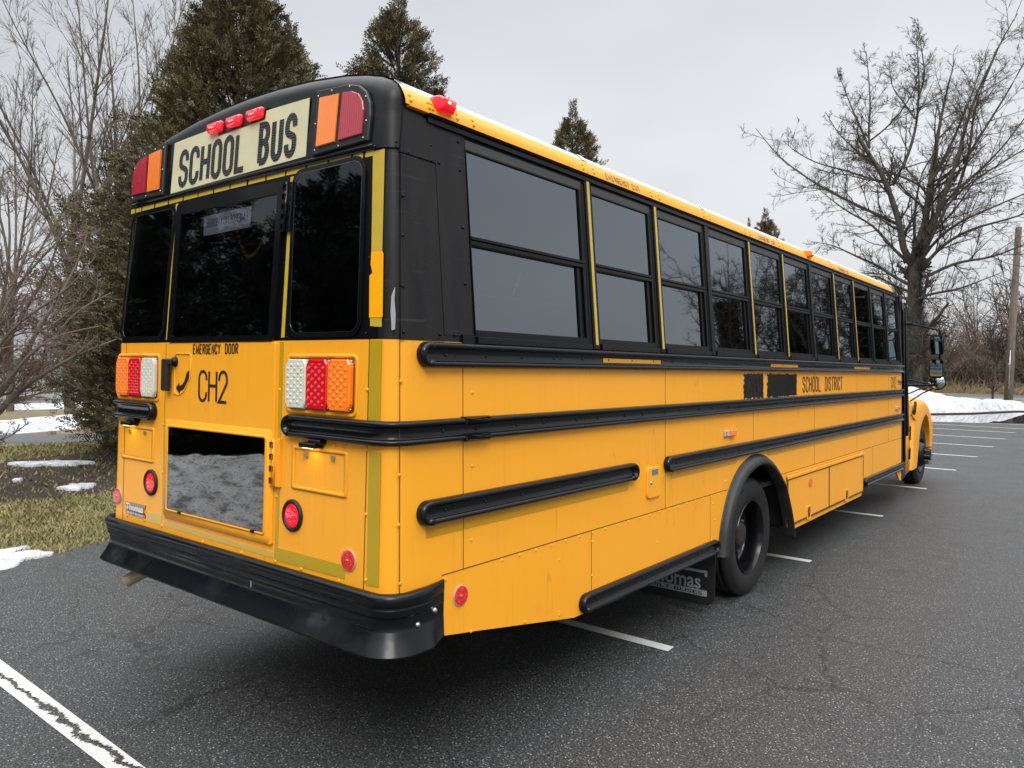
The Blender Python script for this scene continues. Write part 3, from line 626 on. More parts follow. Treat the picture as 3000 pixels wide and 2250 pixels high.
# licence plate recesses with lamps
for (a0,a1,lx,right) in ((-.658,-.286,-.50,True),(-2.296,-1.933,-2.17,False)):
    mb=MB().use('bus_yellow_paint',True); frame(mb,Rr,rrect(a0-.006,1.290,a1+.006,1.488,.012,3),rrect(a0+.014,1.308,a1-.014,1.472,.006,3),0,.0045,-.0+.0012)
    if not right: mb.use('tape_new'); plate(mb,Rr,rrect(a0+.03,1.315,a1-.02,1.466,.006,3),.0015,.003)
    lp=mb.build('plate_recess',BUS)
    mb=MB().use('steel'); 
    for q in ((a0+.103,1.453),(a1-.086,1.453)): plate(mb,Rr,rrect(q[0]-.010,q[1]-.010,q[0]+.010,q[1]+.010,.004,2),.003,.012)
    mb.build('bolt',lp)
    mb=MB().use('frame_black'); plate(mb,Rr,rrect(lx-.060,1.490,lx+.055,1.512,.006,3),.0,.05,.004); plate(mb,Rr,rrect(lx-.01,1.505,lx+.075,1.528,.01,3),.0,.038,.004)
    ll=mb.build('plate_lamp',BUS)
    mb=MB().use('lamp_glow'); mb.add([Rr(lx-.04,1.4885,.012),Rr(lx+.035,1.4885,.012),Rr(lx+.035,1.4885,.046),Rr(lx-.04,1.4885,.046)],[(0,1,2,3)]); mb.build('lamp_lens',ll)
    L=bpy.data.lights.new('plate_lamp_light','AREA'); L.energy=.075; L.size=.05; L.color=(1,.80,.45); lo_=bpy.data.objects.new('plate_lamp_light',L); COL.objects.link(lo_)
    lo_.parent=ll; p=Rr(lx,1.484,.035); lo_.location=p; lo_.rotation_euler=(R_(-22),0,0)
# round lamps
def disc(mb,fn,a,b,ra,rb,o0,o1,k=28,dome=0,h=0):
    R=[[fn(a+ra*math.cos(6.2832*j/k),b+rb*math.sin(6.2832*j/k),o0) for j in range(k)],[fn(a+ra*math.cos(6.2832*j/k),b+rb*math.sin(6.2832*j/k),o1) for j in range(k)]]
    if dome: R.append([fn(a+.8*ra*math.cos(6.2832*j/k),b+.8*rb*math.sin(6.2832*j/k),o1+dome) for j in range(k)])
    mb.rings(R,True,False,True)
for (x,z) in ((-.650,1.170),(-1.948,1.182)):
    mb=MB().use('rubber',True)
    R=[]; 
    for rr,oo in ((.073,0),(.073,.008),(.066,.014),(.057,.014),(.053,.005)): R.append([Rr(x+rr*math.cos(6.2832*j/32),z+rr*math.sin(6.2832*j/32),oo) for j in range(32)])
    mb.rings(R,True,False,False); rl=mb.build('brake_light',BUS)
    mb=MB().use('lens_red_lit',True); disc(mb,Rr,x,z,.054,.054,.0,.007,28,.003); 
    for j in range(10):
        a=6.2832*j/7; rr=.032 if j<7 else .012; a=a if j<7 else 6.2832*(j-7)/3
        mb.dome(Rr,x+rr*math.cos(a),z+rr*math.sin(a),.0075,.0098,.005)
    mb.build('lens',rl)
for (x,z) in ((-.258,1.034),(-2.338,1.062)):
    mb=MB().use('white_plastic'); disc(mb,Rr,x,z,.046,.046,0,.006); rf=mb.build('reflector',BUS)
    mb=MB().use('reflector_red'); disc(mb,Rr,x,z,.0425,.0425,.006,.0085,28,.001); mb.use('steel',True); mb.dome(Rr,x,z,.0055,.009,.004); mb.build('lens',rf)
mb=MB().use('white_plastic'); disc(mb,S,.427,.839,.046,.046,0,.006); rf=mb.build('reflector',BUS)
mb=MB().use('reflector_red'); disc(mb,S,.427,.839,.0425,.0425,.006,.0085,28,.001); mb.use('steel',True); mb.dome(S,.427,.839,.0055,.009,.004); mb.build('lens',rf)
mb=MB().use('reflector_amber'); disc(mb,S,5.44,.785,.055,.042,.009,.014); mb.build('reflector',BUS,'small orange side reflector')
# emblem on rear
mb=MB().use('chrome_dark'); plate(mb,Rr,[(-2.238,1.020),(-2.005,1.026),(-2.005,1.044),(-2.238,1.042)],.001,.006,.001); plate(mb,Rr,[(-2.235,.978),(-2.003,.974),(-2.003,.990),(-2.235,.996)],.001,.006,.001)
mb.use('dark_red'); plate(mb,Rr,[(-2.225,.9935),(-2.012,.989),(-2.012,1.001),(-2.225,1.005)],.001,.004)
mat('emblem_white',(.75,.75,.75),.35); mb.use('emblem_white'); fonttext('Thomas',Rr,-2.222,-2.020,.999,1.040,.0085,.035,mb); fonttext('BUILT BUSES',Rr,-2.215,-2.025,.9795,.9875,.0065,.02,mb)
mb.build('maker_emblem',BUS)
# side lettering and marks
mb=MB().use('decal_black'); text(mb,S,'SCHOOL',5.225,5.80,1.652,1.806,.017,.0012,asp=.40,gap=.27); text(mb,S,'DISTRICT',5.945,6.585,1.653,1.804,.017,.0012,asp=.42,gap=.29); text(mb,S,'CH2',8.93,9.23,1.645,1.797,.011,.0012,asp=.6,gap=.3)
mb.build('side_lettering',BUS)
mb=MB().use('decal_blue'); fonttext('Thomas',S,9.335,9.568,1.71,1.758,.002,.03,mb); plate(mb,S,[(9.335,1.690),(9.568,1.690),(9.568,1.702),(9.335,1.702)],0,.0015); mb.build('maker_decal',BUS)
mb=MB().use('decal_ghost'); mb.cur=0
mat('faded_letter',(.36,.22,.07),.5); mb=MB().use('faded_letter')
for a0 in (1.745,4.20,6.60):
    mb=MB().use('faded_letter'); text(mb,T,'EMERGENCY EXIT',a0,a0+.41,2.957,2.995,.006,.0015,asp=.42,gap=.3); mb.build('exit_lettering',BUS)
# painted-over patches
m=mat('overpaint_black',(.008,.008,.009),.2)
n1=tex(m,'ShaderNodeTexNoise',18,Detail=4); link(m,bump(m,n1.outputs[0],.3,.01),'Normal')
for a0,a1 in ((3.765,4.19),(4.285,5.06)):
    mb=MB().use('overpaint_black'); rnd=random.Random(int(a0*10)); P=[]
    for i in range(40):
        t=i/39; P.append((a0+(a1-a0)*t,1.622+rnd.uniform(0,.018)))
    for i in range(14): P.append((a1+rnd.uniform(-.012,.012),1.64+.19*i/13))
    for i in range(40): P.append((a1-(a1-a0)*i/39,1.835-rnd.uniform(0,.016)))
    for i in range(14): P.append((a0+rnd.uniform(-.02,.015),1.83-.19*i/13))
    plate(mb,S,P,0,.0012); mb.build('overpainted_patch',BUS)
# rub rails
BEAD=[(0,0),(0,.018),(.05,.031),(.13,.036),(.21,.033),(.26,.020),(.30,.016),(.70,.016),(.74,.020),(.79,.033),(.87,.036),(.95,.031),(1,.018),(1,0)]
def rail_side(a0,a1,z0,z1,name='rub_rail',ends=(1,1),fn=S):
    h=z1-z0; zc=(z0+z1)/2; mb=MB().use('black_gloss',True)
    R=[[fn(y,z0+v*h,o) for v,o in BEAD] for y in (a0+(h*.5 if ends[0] else 0),a1-(h*.5 if ends[1] else 0))]
    mb.rings(R,False,False,False)
    half=[(v,o) for v,o in BEAD if v>=.5]+[]; half=[(.5,.016)]+half
    for e,yc,sg in ((ends[0],a0+h*.5,-1),(ends[1],a1-h*.5,1)):
        if e:
            rings=[]
            for k in range(13):
                t=R_(180*k/12); rings.append([fn(yc+sg*(v-.5)*h*math.sin(t),zc+(v-.5)*h*math.cos(t),o*1.12+.001) for v,o in half])
            mb.rings(rings,False,False,False)
            plate(mb,fn,[(yc-.022 if sg>0 else yc-.002,z0+.004),(yc+.002 if sg>0 else yc+.022,z0+.004),(yc+.002 if sg>0 else yc+.022,z0+.27*h),(yc-.022 if sg>0 else yc-.002,z0+.27*h)],.0,.0375)
            plate(mb,fn,[(yc-.022 if sg>0 else yc-.002,z1-.27*h),(yc+.002 if sg>0 else yc+.022,z1-.27*h),(yc+.002 if sg>0 else yc+.022,z1-.004),(yc-.022 if sg>0 else yc-.002,z1-.004)],.0,.0375)
    y=a0+.16
    k=0
    while y<a1-.1:
        mb.dome(fn,y,zc,.0075,.016,.006); 
        if k%3==0: mb.dome(fn,y+.06,zc,.006,.016,.004)
        y+=.27; k+=1
    return mb.build(name,BUS)
r1=rail_side(.160,9.60,1.848,1.957,ends=(1,0))
for a,b in ((1.61,2.31),(4.32,5.03),(7.0,7.7)): strip([(a,1.887),(b,1.887),(b,1.911),(a,1.911)],'tape_side',S,.0185,r1)
rail_side(.156,2.010,1.183,1.289); rail_side(2.385,9.60,1.185,1.289,ends=(1,0)); rail_side(1.385,3.232,.514,.618); rail_side(7.507,9.60,.500,.605,ends=(1,0))
for a in ((.160,9.60,1.848,1.957),(2.385,9.6,1.185,1.289)): rail_side(*a,fn=SL)
# wrap-around rail
def path(xa,r=.10,z=1.57,ya=None,left=False,yend=9.6):
    X0=xs(z); Y0=ys(z); P=[]
    for i in range(9):
        x=xa+(X0-r-xa)*i/8; P.append((x,Y0,0,-1))
    for i in range(1,9):
        t=R_(90*i/8); P.append((X0-r+r*math.sin(t),Y0+r-r*math.cos(t),math.sin(t),-math.cos(t)))
    P.append((X0,.44,1,0)); P.append((X0,2,1,0)); P.append((X0,yend,1,0)); 
    if left: P=[(-2.44-x,y,-nx,ny) for x,y,nx,ny in P]
    return P
for left in (False,True):
    z0,z1=1.526,1.628; h=z1-z0; mb=MB().use('black_gloss',True); xa=-.715+.05 if not left else -2.44+1.905+.05
    xa=-.665 if not left else -(2.44-1.90)+.05
    P=path(xa,left=left); R=[[(x+nx*o,y+ny*o,z0+v*h) for v,o in BEAD] for x,y,nx,ny in P]
    mb.rings(R,False,False,False)
    half=[(.5,.016)]+[(v,o) for v,o in BEAD if v>=.5]; zc=(z0+z1)/2; x0=P[0][0]; sg=1 if left else -1; rings=[]
    for k in range(13):
        t=R_(180*k/12); rings.append([(x0+sg*(v-.5)*h*math.sin(t),ys(zc)-o*1.12-.001,zc+(v-.5)*h*math.cos(t)) for v,o in half])
    mb.rings(rings,False,False,False)
    for x in ((-.62,-.5,-.35) if not left else (-1.98,-2.1,-2.25)): mb.dome(Rr,x,zc,.0065,.016,.005)
    if not left:
        # splice sleeve
        for zz0,zz1 in ((z0-.004,z0+.032),(z1-.032,z1+.004)): plate(mb,S,rrect(.43,zz0,.60,zz1,.004,2),0,.041,.01)
        y=.3; k=0
        while y<9.4: mb.dome(S,y,zc,.008,.016,.008); y+=.30 if k%2 else .22; k+=1
    mb.build('rub_rail',BUS)
# side tape
strip([(.213,1.129),(.445,1.129),(.445,1.182),(.213,1.182)],'tape_side',S); strip([(.451,1.129),(1.929,1.128),(1.929,1.182),(.451,1.182)],'tape_side',S)
strip([(2.5,1.135),(3.60,1.135),(3.64,1.184),(2.5,1.184)],'tape_side',S); strip([(4.33,1.135),(9.536,1.125),(9.536,1.184),(4.25,1.184)],'tape_side',S)
# roof marker lights
for (y,mn,gl,s) in ((.375,'lens_red_lit','led_glow',.82),(5.54,'lens_amber','amber_glow',.85)):
    mb=MB().use(mn,True); zc=2.998; hL=.068*s
    def K(a,b,o): return (CX+1.113+o+(2.985-b)*.0,y+a,b)
    P=rrect(-hL,zc-.033,hL,zc+.030,.010,3); Q=rrect(-hL*.62,zc-.016,hL*.62,zc+.016,.008,3)
    mb.rings([[K(a,b,-.02) for a,b in P],[K(a,b,.010) for a,b in P],[K(a*.9,b,.030) for a,b in P],[K(a,b,.058) for a,b in Q]],True,True,True)
    o=mb.build('marker_light',BUS); mb=MB().use(gl); plate(mb,K,rrect(-.02,zc-.006,.0,zc+.006,.003,2),.058,.0595); mb.build('led',o)
for (y,z) in ((3.455,1.378),(9.27,1.372)):
    mb=MB().use('white_plastic'); plate(mb,S,rrect(y-.095,z-.022,y-.01,z+.024,.006,3),0,.018,.005); sm=mb.build('side_marker_lamp',BUS)
    mb=MB().use('lens_amber'); plate(mb,S,rrect(y-.01,z-.022,y+.10,z+.026,.008,3),0,.03,.006); mb.build('lens',sm)
    mb=MB().use('frame_black',True)
    for b in (-.012,.012): mb.dome(S,y-.085,z+b,.006,.022,.003)
    mb.build('screw',sm)
# bumper
BP=[(-.01,.926),(.022,.938),(.042,.936),(.052,.925),(.054,.908),(.047,.890),(.041,.885),(.040,.878),(.043,.872),(.040,.846),(.037,.842),(.031,.836),(.028,.806),(.027,.784),(.031,.778),(.036,.768),(.054,.736),(.072,.708),(.078,.698),(.074,.689),(.050,.688),(-.02,.70)]
mb=MB().use('bumper_black',True)
def bpath():
    X0=xs(.8)+.002; Y0=ys(.8); r=.085; P=[(X0,.315,1,0),(X0,.25,1,0),(X0,.18,1,0)]
    for i in range(0,19):
        t=R_(90-90*i/18); P.append((X0-r+r*math.sin(t),Y0+r-r*math.cos(t),math.sin(t),-math.cos(t)))
    for x in (-.5,-1.22): P.append((x,Y0,0,-1))
    return P+[(-2.44-x,y,-nx,ny) for x,y,nx,ny in P[::-1][1:]]
BPP=bpath(); Rg=[]
for i,(x,y,nx,ny) in enumerate(BPP):
    edge=1 if 1<i<len(BPP)-2 else (.55 if i in(1,len(BPP)-2) else .12)
    Rg.append([(x+nx*o*edge,y+ny*o*edge,z) for o,z in BP])
for a_,b_ in ((0,6),(6,9),(9,11),(11,15),(15,19),(19,22)): mb.rings([r_[max(a_-1,0):b_] for r_ in Rg],False,False,False)
bu=mb.build('rear_bumper',BUS)
mb=MB().use('steel',True)
for a,b in ((.135,.79),(.235,.825)): mb.dome(S,a,b,.014,.024,.016,6)
for a,b in ((.295,.90),(.295,.725)): mb.dome(S,a,b,.006,.012,.004)
mb.build('bolt',bu)
mb=MB().use('scrape_grey'); plate(mb,Rr,[(-.925,.80),(-.918,.80),(-.915,.835),(-.921,.842)],.026,.031); mb.build('scuff',bu)
# tail pipe
mb=MB().use('pipe_tan',True); P=[(-1.9,.9,.73),(-2.0,.5,.71),(-2.12,.25,.67),(-2.215,.11,.615),(-2.285,.03,.560)]
mb.tube(P,[.036]*5,14,False); mb.tube(P,[.031]*5,14,False); mb.build('tail_pipe',BUS)
# underbody
mb=MB().use('under_black')
mb.box(-2.40,-.05,.12,9.5,.86,.90)
for x in (-1.72,-.80): mb.box(x-.05,x+.05,.35,12.9,.62,.86)
mb.box(-2.0,-.4,.33,.5,.70,.88); mb.box(-1.9,-.5,4.0,4.12,.42,.56)
mb.lathe([(.0,-.16),(.20,-.14),(.22,0),(.20,.14),(0,.16)],(-1.22,4.06,.49),'x',20); mb.tube([(-1.22,4.1,.55),(-1.22,11,.72)],.06,10)
mb.box(-2.15,-1.75,5.4,7.2,.45,.88); mb.box(-.75,-.10,5.0,7.4,.50,.90); mb.box(-2.3,-.1,1.4,3.15,.60,.88); mb.box(-.5,-.14,7.9,9.2,.40,.50)
mb.box(-1.6,-.84,1.0,3.0,.50,.80)
mb.use('under_black')
mb.rings([[(x,a,b) for a,b in ((3.3,.5),(3.4,.95),(3.8,1.16),(4.3,1.16),(4.7,.95),(4.84,.45))] for x in (-.035,-.75)],False,False,True)
mb.rings([[(x,a,b) for a,b in ((3.3,.5),(3.4,.95),(3.8,1.16),(4.3,1.16),(4.7,.95),(4.84,.45))] for x in (-2.40,-1.7)],False,False,True)
mb.box(-.70,-.08,4.86,4.88,.42,.95)
mb.build('chassis',BUS)
# mudflap
mb=MB().use('flare_rubber'); Y=3.30
def F(x,z,o): return (x,Y-o,z)
plate(mb,F,rrect(-.70,.085,-.035,.56,.05,5,(.005,.005,.05,.07)),-.008,.0); mf=mb.build('mud_flap',BUS)
mb=MB().use('mudflap_print'); plate(mb,F,rrect(-.655,.150,-.095,.195,.006),.0,.002); plate(mb,F,rrect(-.655,.325,-.095,.345,.006),.0,.002); plate(mb,F,rrect(-.115,.30,-.095,.33,.004),.0,.002)
fonttext('Thomas',F,-.60,-.145,.20,.315,.003,.02,mb); mb.use('rubber'); fonttext('BUILT BUSES',F,-.62,-.13,.158,.184,.0035,.012,mb); mb.build('flap_lettering',mf)
# wheels
def wheel(xf,y,z,rt,front):
    c=(xf,y,z)
    mb=MB().use('frame_black'); w=empty_part('wheel')
    def tyre(h0):
        mb=MB().use('rubber',True)
        w_=.26; R=rt
        mb.lathe([(.30,h0-.012),(.315,h0-.006),(.335,h0+.0),(.36,h0+.006),(.41,h0+.010),(.44,h0+.004),(.455,h0-.004),(R-.012,h0-.022),(R-.003,h0-.032),(R,h0-.045),(R,h0-.075),(R-.012,h0-.078),(R-.012,h0-.086),(R,h0-.089),(R,h0-.125),(R-.012,h0-.128),(R-.012,h0-.136),(R,h0-.139),(R,h0-.175),(R-.012,h0-.178),(R-.012,h0-.186),(R,h0-.189),(R,h0-.225),(R-.02,h0-.24),(.41,h0-.265),(.33,h0-.26),(.30,h0-.25)],c,'x',72)
        return mb
    t=tyre(0); t.build('tyre',w)
    if not front: tyre(-.33).build('tyre',w)
    mb=MB().use('wheel_black',True)
    if not front:
        mb.lathe([(.303,-.010),(.300,.002),(.297,.004),(.292,-.004),(.288,-.02),(.280,-.035),(.277,-.10),(.283,-.135),(.270,-.165),(.19,-.185),(.14,-.19),(.12,-.19),(0,-.19)],c,'x',56)
        mb.use('rust',True); mb.lathe([(.115,-.19),(.11,-.10),(.095,-.075),(.06,-.07),(0,-.07)],c,'x',24); mb.use('wheel_black',True)
        hx=-.18; hr=.158
    else:
        mb.lathe([(.303,-.010),(.300,.002),(.290,.004),(.284,-.006),(.270,-.05),(.245,-.06),(.22,-.04),(.19,.03),(.165,.065),(.14,.070),(.11,.070)],c,'x',56)
        mb.use('under_black',True); mb.lathe([(.285,-.055),(0,-.06)],c,'x',24)
        mb.use('frame_black',True); mb.lathe([(.115,.07),(.11,.12),(.09,.145),(.06,.15),(0,.15)],c,'x',24)
        hx=.07; hr=.142
    mb.build('rim',w)
    mb=MB().use('nut_metal',True)
    for k in range(10):
        a=6.2832*k/10; q=(y+hr*math.cos(a),z+hr*math.sin(a))
        mb.tube([(xf+hx,*q),(xf+hx+.035,*q)],.019,6); mb.tube([(xf+hx+.035,*q),(xf+hx+.07,*q)],.012,6)
        if front: mb.tube([(xf+hx+.03,*q),(xf+hx+.06,*q),(xf+hx+.095,*q)],[.013,.015,.004],6)
    mb.build('wheel_nut',w)
def empty_part(name):
    e=bpy.data.objects.new(name,None); COL.objects.link(e); e.parent=BUS; e.location=-Vector(BUS.location); return e
_b=MB.build
def build2(s,name,parent=None,label=None,flip=False):
    o=_b(s,name,parent,label,flip)
    if parent and parent.type=='EMPTY' and parent.parent: o.location=(0,0,0)
    return o
MB.build=build2
wheel(-.055,4.06,.485,.485,False); wheel(-.20,12.17,.485,.485,True)
# left side wheels, seen only below the body
def lwheel(xf,y):
    w=empty_part('wheel')
    mb=MB().use('rubber',True); mb.lathe([(.30,.0),(.36,-.01),(.46,0),(.485,.03),(.485,.24),(.46,.27),(.30,.26)],(xf,y,.485),'x',48); mb.build('tyre',w)
    mb=MB().use('wheel_black',True); mb.lathe([(.305,.0),(.28,.04),(.2,.18),(0,.18)],(xf,y,.485),'x',32); mb.build('rim',w)
lwheel(-2.385,4.06); lwheel(-2.24,12.17)
# rear wheel arch flare
def flare(pts,dw,prot,name,fn=S,z0=.49):
    mb=MB().use('flare_rubber',True); n=len(pts); R=[]
    cy,cz=AC
    for i,(a,b) in enumerate(pts):
        d=Vector((cy-a,cz-b)); 
        if b<.9: d=Vector((d.x,d.y*.3))
        d.normalize(); prof=((-.018,.0),(-.018,.007),(0,.010),(.006,.040),(.022,.052),(dw*.6,.060),(dw,.064),(dw+.006,.056),(dw+.004,-.03))
        R.append([fn(a+d.x*t,b+d.y*t,o*prot) for t,o in prof])
    mb.rings(R,False,True,True); mb.use('frame_black',True)
    for i in range(1,n-1,1): mb.dome(fn,pts[i][0],pts[i][1]-.004,.008,.008,.005)
    mb.build(name,BUS)
fl=[]
AP=[(3.255,.475)]+arch[:-1]+[(4.83,.52),(4.875,.36)]
tt=np.linspace(0,len(AP)-1,44)
def cat(P,t):
    i=int(min(t,len(P)-2)); u=t-i; p=[P[max(i-1,0)],P[i],P[i+1],P[min(i+2,len(P)-1)]]
    return tuple(.5*((2*p[1][k])+(-p[0][k]+p[2][k])*u+(2*p[0][k]-5*p[1][k]+4*p[2][k]-p[3][k])*u*u+(-p[0][k]+3*p[1][k]-3*p[2][k]+p[3][k])*u**3) for k in (0,1))
flare([cat(AP,t) for t in tt],.058,1.05,'wheel_arch'); flare([cat(AP,t) for t in tt],.085,1.0,'wheel_arch',SL)
# seats inside
for i in range(11):
    y=1.1+i*.75
    for x0,x1 in ((-2.30,-1.50),(-.94,-.14)):
        mb=MB().use('seat_vinyl',True); mb.rings([[(x,y+a,b) for a,b in ((.0,1.3),(.02,2.02),(.05,2.06),(.09,2.06),(.11,2.02),(.13,1.3))] for x in (x0+.01,x0+.04,x1-.04,x1-.01)],True,True,True); mb.build('seat',BUS)
# front: door pillar, cowl, hood, fender
mb=MB().use('frame_black')
def DR(y): return float(np.interp(y,[9.585,10.0,10.9,12,13.2],[0,-.02,-.13,-.13,-.2]))
def Fd(y,z,o=0): return (DR(y)+xs(max(z,1.9))-xs(1.9)+o if z>1.9 else DR(y)+o,y,z)
plate(mb,Fd,[(9.586,.36),(9.70,.36),(9.70,2.92),(9.586,2.92)],-.04,.012,.004)
plate(mb,Fd,[(9.93,.95),(9.99,.95),(9.99,2.78),(9.93,2.78)],-.04,.03,.004); plate(mb,Fd,[(9.70,.36),(9.99,.36),(9.99,.60),(9.70,.60)],-.05,.0); plate(mb,Fd,[(9.70,2.74),(10.05,2.70),(10.05,2.80),(9.70,2.86)],-.05,.02)
plate(mb,Fd,[(9.78,.6),(9.86,.6),(9.86,2.75),(9.78,2.75)],-.04,.022,.004)
plate(mb,Fd,[(10.02,1.0),(10.10,1.0),(10.04,2.75),(9.99,2.75)],-.02,.03,.004)
ed=mb.build('entrance_door',BUS)
mb=MB().use('tinted_glass'); plate(mb,Fd,[(9.70,.60),(9.99,.60),(9.99,2.75),(9.70,2.75)],-.03,-.02); mb.build('glass',ed)
mb=MB().use('bus_yellow_paint',True)
fsh=[(10.9,.36),(10.9,1.38),(11.0,1.42),(11.3,1.40)]
# cowl side
plate(mb,Fd,[(10.0,.38),(10.90,.34),(10.90,1.33),(10.5,1.43),(10.0,1.45)],-.05,-.004)
# fender: arch extrusion
C2=(12.17,.50); Ra=.66
outer=[]; inner=[]
for k in range(21):
    t=R_(193-206*k/20); inner.append((C2[0]+Ra*math.cos(t),C2[1]+.66*math.sin(t)))
for k in range(21):
    t=k/20; outer.append((10.9+2.35*t,[1.38,1.38][0]+.06*math.sin(t*3.14)-.30*t**2.5))
outer[0]=(10.9,.34); inner[0]=(11.46,.34)
rg=[[Fd(a,b,0) for a,b in inner],[Fd(a+.0,b,.03*math.sin(math.pi*min(1,max(0,(b-.3)/.9))/1)) for a,b in [(ia+(oa-ia)*.25,ib+(ob-ib)*.25) for (ia,ib),(oa,ob) in zip(inner,outer)]],[Fd(a,b,.01) for a,b in [(ia+(oa-ia)*.7,ib+(ob-ib)*.7) for (ia,ib),(oa,ob) in zip(inner,outer)]],[Fd(a,b,-.03) for a,b in outer],[(Fd(a,b)[0]-.25,a,b+.07) for a,b in outer]]
mb.rings(rg,False,False,False)
mb.rings([[Fd(a,b,0) for a,b in inner],[Fd(a,b,-.5) for a,b in inner]],False,False,False)
# hood
hood=[(-.42,1.40),(-.5,1.52),(-.75,1.60),(-1.22,1.64),(-1.69,1.60),(-1.94,1.52),(-2.02,1.40),(-2.05,.9),(-.39,.9)]
mb.rings([[(CX+(x-CX)*s,y,.9+(z-.9)*t) for x,z in hood] for y,s,t in ((10.2,1.12,1.0),(10.9,1.05,.96),(12.2,.98,.86),(13.0,.93,.74),(13.25,.9,.5))],True,True,True)
mb.use('bus_yellow_paint'); mb.box(-2.32,-.16,10.0,10.9,.45,1.42)
mb.build('hood',BUS)
mb=MB().use('rubber'); plate(mb,Fd,[(11.02,1.27),(11.06,1.22),(11.14,1.36),(11.10,1.41)],.0,.035,.006); mb.use('frame_black'); plate(mb,Fd,[(10.98,1.22),(11.05,1.20),(11.05,1.26),(11.0,1.27)],.0,.03,.006); mb.build('hood_latch',BUS)
mb=MB().use('frame_black'); plate(mb,Fd,[(10.62,.55),(10.68,.55),(10.68,.72),(10.62,.70)],.0,.02); plate(mb,Fd,[(10.60,.84),(10.64,.84),(10.64,1.05),(10.60,1.05)],.0,.02)
seamP=[(10.72,1.22),(10.95,1.19),(11.35,1.06),(11.55,.93)]
mb.use('seam_shadow'); plate(mb,Fd,seamP+[(a,b-.014) for a,b in seamP[::-1]],.0,.012); mb.build('fender_hinge',BUS)
# windscreen / front wall and front cap
mb=MB().use('frame_black'); mb.rings([[(CX+x,y,z) for x,z in ((-h,1.0),(h,1.0),(h-.02,1.9),(h-.1,t),(-h+.1,t),(-h+.02,1.9))] for y,h,t in ((9.6,1.17,2.9),(10.0,1.15,2.80),(10.35,1.08,2.3),(10.5,1.05,1.5))],True,True,True); mb.build('front_wall',BUS)
mb=MB().use('black_gloss',True); mb.rings([[(CX+h*s,y,2.70+(z-2.70)*t) for h,z in [(1.10,2.70)]+RW+[(-h,z) for h,z in RW[::-1][1:]]+[(-1.10,2.70)]] for y,s,t in ((9.60,.955,.50),(9.85,.94,.42),(10.05,.90,.30),(10.2,.84,.12))],True,True,True)
fcp=mb.build('front_roof_cap',BUS)
mb=MB().use('amber_glow'); mb.box(-.30,-.20,10.03,10.10,2.83,2.87); mb.use('led_glow'); mb.box(-.235,-.215,9.83,9.86,2.885,2.90); mb.build('warning_light',BUS)
# mirrors
mr=empty_part('mirror_assembly')
mb=MB().use('frame_black',True); my=10.55
A0=(-.14,10.05,2.56)
mb.tube([A0,(-.02,10.15,2.565)],.026,8); mb.tube([(-.04,10.15,2.565),(.10,10.35,2.53),(.24,my,2.49),(.275,my,2.485),(.285,my+.01,2.45),(.285,my,1.62)],.015,8)
mb.tube([(-.15,10.05,1.665),(.02,10.2,1.675),(.285,my,1.68)],.020,8); mb.tube([(-.15,10.05,1.78),(.12,10.35,1.71),(.20,my,1.70)],.011,8)
mb.tube([(-.13,10.8,1.42),(.05,10.7,1.55),(.285,my,1.66)],.011,8); mb.tube([(-.16,10.6,1.52),(.0,10.6,1.60),(.20,my,1.655)],.010,8)
mb.build('mirror_bracket',mr)
mb=MB().use('steel',True); mb.tube([(.155,my-.01,1.60),(.165,my-.01,1.72)],.012,6); mb.tube([(.175,my-.05,1.69),(.195,my-.05,1.69)],.018,6); mb.build('clamp',mr)
for z0,z1,rr in ((2.125,2.395,.03),(1.80,2.055,.03)):
    def MM(a,b,o): return (a,my-.05-o,b)
    mb=MB().use('frame_black',True); P=rrect(.165,z0,.345,z1,rr,5); Q=rrect(.185,z0+.02,.33,z1-.02,rr,5)
    mb.rings([[MM(a,b,0) for a,b in P],[MM(a,b,-.05) for a,b in P],[MM(a,b,-.10) for a,b in Q]],True,False,True); mb.rings([[MM(a,b,0) for a,b in P],[MM(a,b,.002) for a,b in rrect(.175,z0+.01,.335,z1-.01,rr-.008,5)]],True,False,False)
    h=mb.build('mirror_head',mr)
    mb=MB().use('mirror_glass'); zc=(z0+z1)/2
    def MG(a,b,o): return (a,my-.05-o+(a-.255)*.10+(b-zc)*.10,b)
    mb.use('mirror_glass'); plate(mb,MM,rrect(.175,z0+.01,.335,z1-.01,rr-.008,5),-.004,.001); g=mb.build('mirror_glass',h)
mb=MB().use('frame_black',True); mb.lathe([(.0,.10),(.06,.09),(.10,.05),(.115,0),(.10,-.01)],(.27,my,1.72),'y',24); mb.build('convex_mirror',mr)
mb=MB().use('mirror_glass',True); mb.lathe([(.0,-.045),(.05,-.035),(.08,-.02),(.10,-.008)],(.27,my,1.72),'y',24); mb.build('mirror_glass',mr)
MB.build=_b

#@@SETTING
# ------------------------------------------------------------------ setting materials
m=mat('asphalt',(.05,.05,.052),.62)
n0=tex(m,'ShaderNodeTexNoise',.5,Detail=7,Roughness=.7); v1=tex(m,'ShaderNodeTexVoronoi',72,Randomness=1); v2=tex(m,'ShaderNodeTexNoise',78,Detail=5,Roughness=.8)
v3=tex(m,'ShaderNodeTexVoronoi',62,Randomness=1)
c=mixc(m,rampn(m,n0.outputs[0],[(.3,g3(0)),(.7,g3(1))]).outputs[0],(.009,.009,.0095),(.016,.016,.016))
c=mixc(m,rampn(m,v2.outputs[0],[(.47,g3(0)),(.56,g3(1))]).outputs[0],c,(.077,.079,.081))
sp=rampn(m,v1.outputs['Color'],[(.50,g3(0)),(.92,g3(1))]); spd=rampn(m,v1.outputs['Distance'],[(.25,g3(1)),(.36,g3(0))])
c=mixc(m,mixc(m,1,sp.outputs[0],spd.outputs[0],'MULTIPLY'),c,(.345,.35,.35))
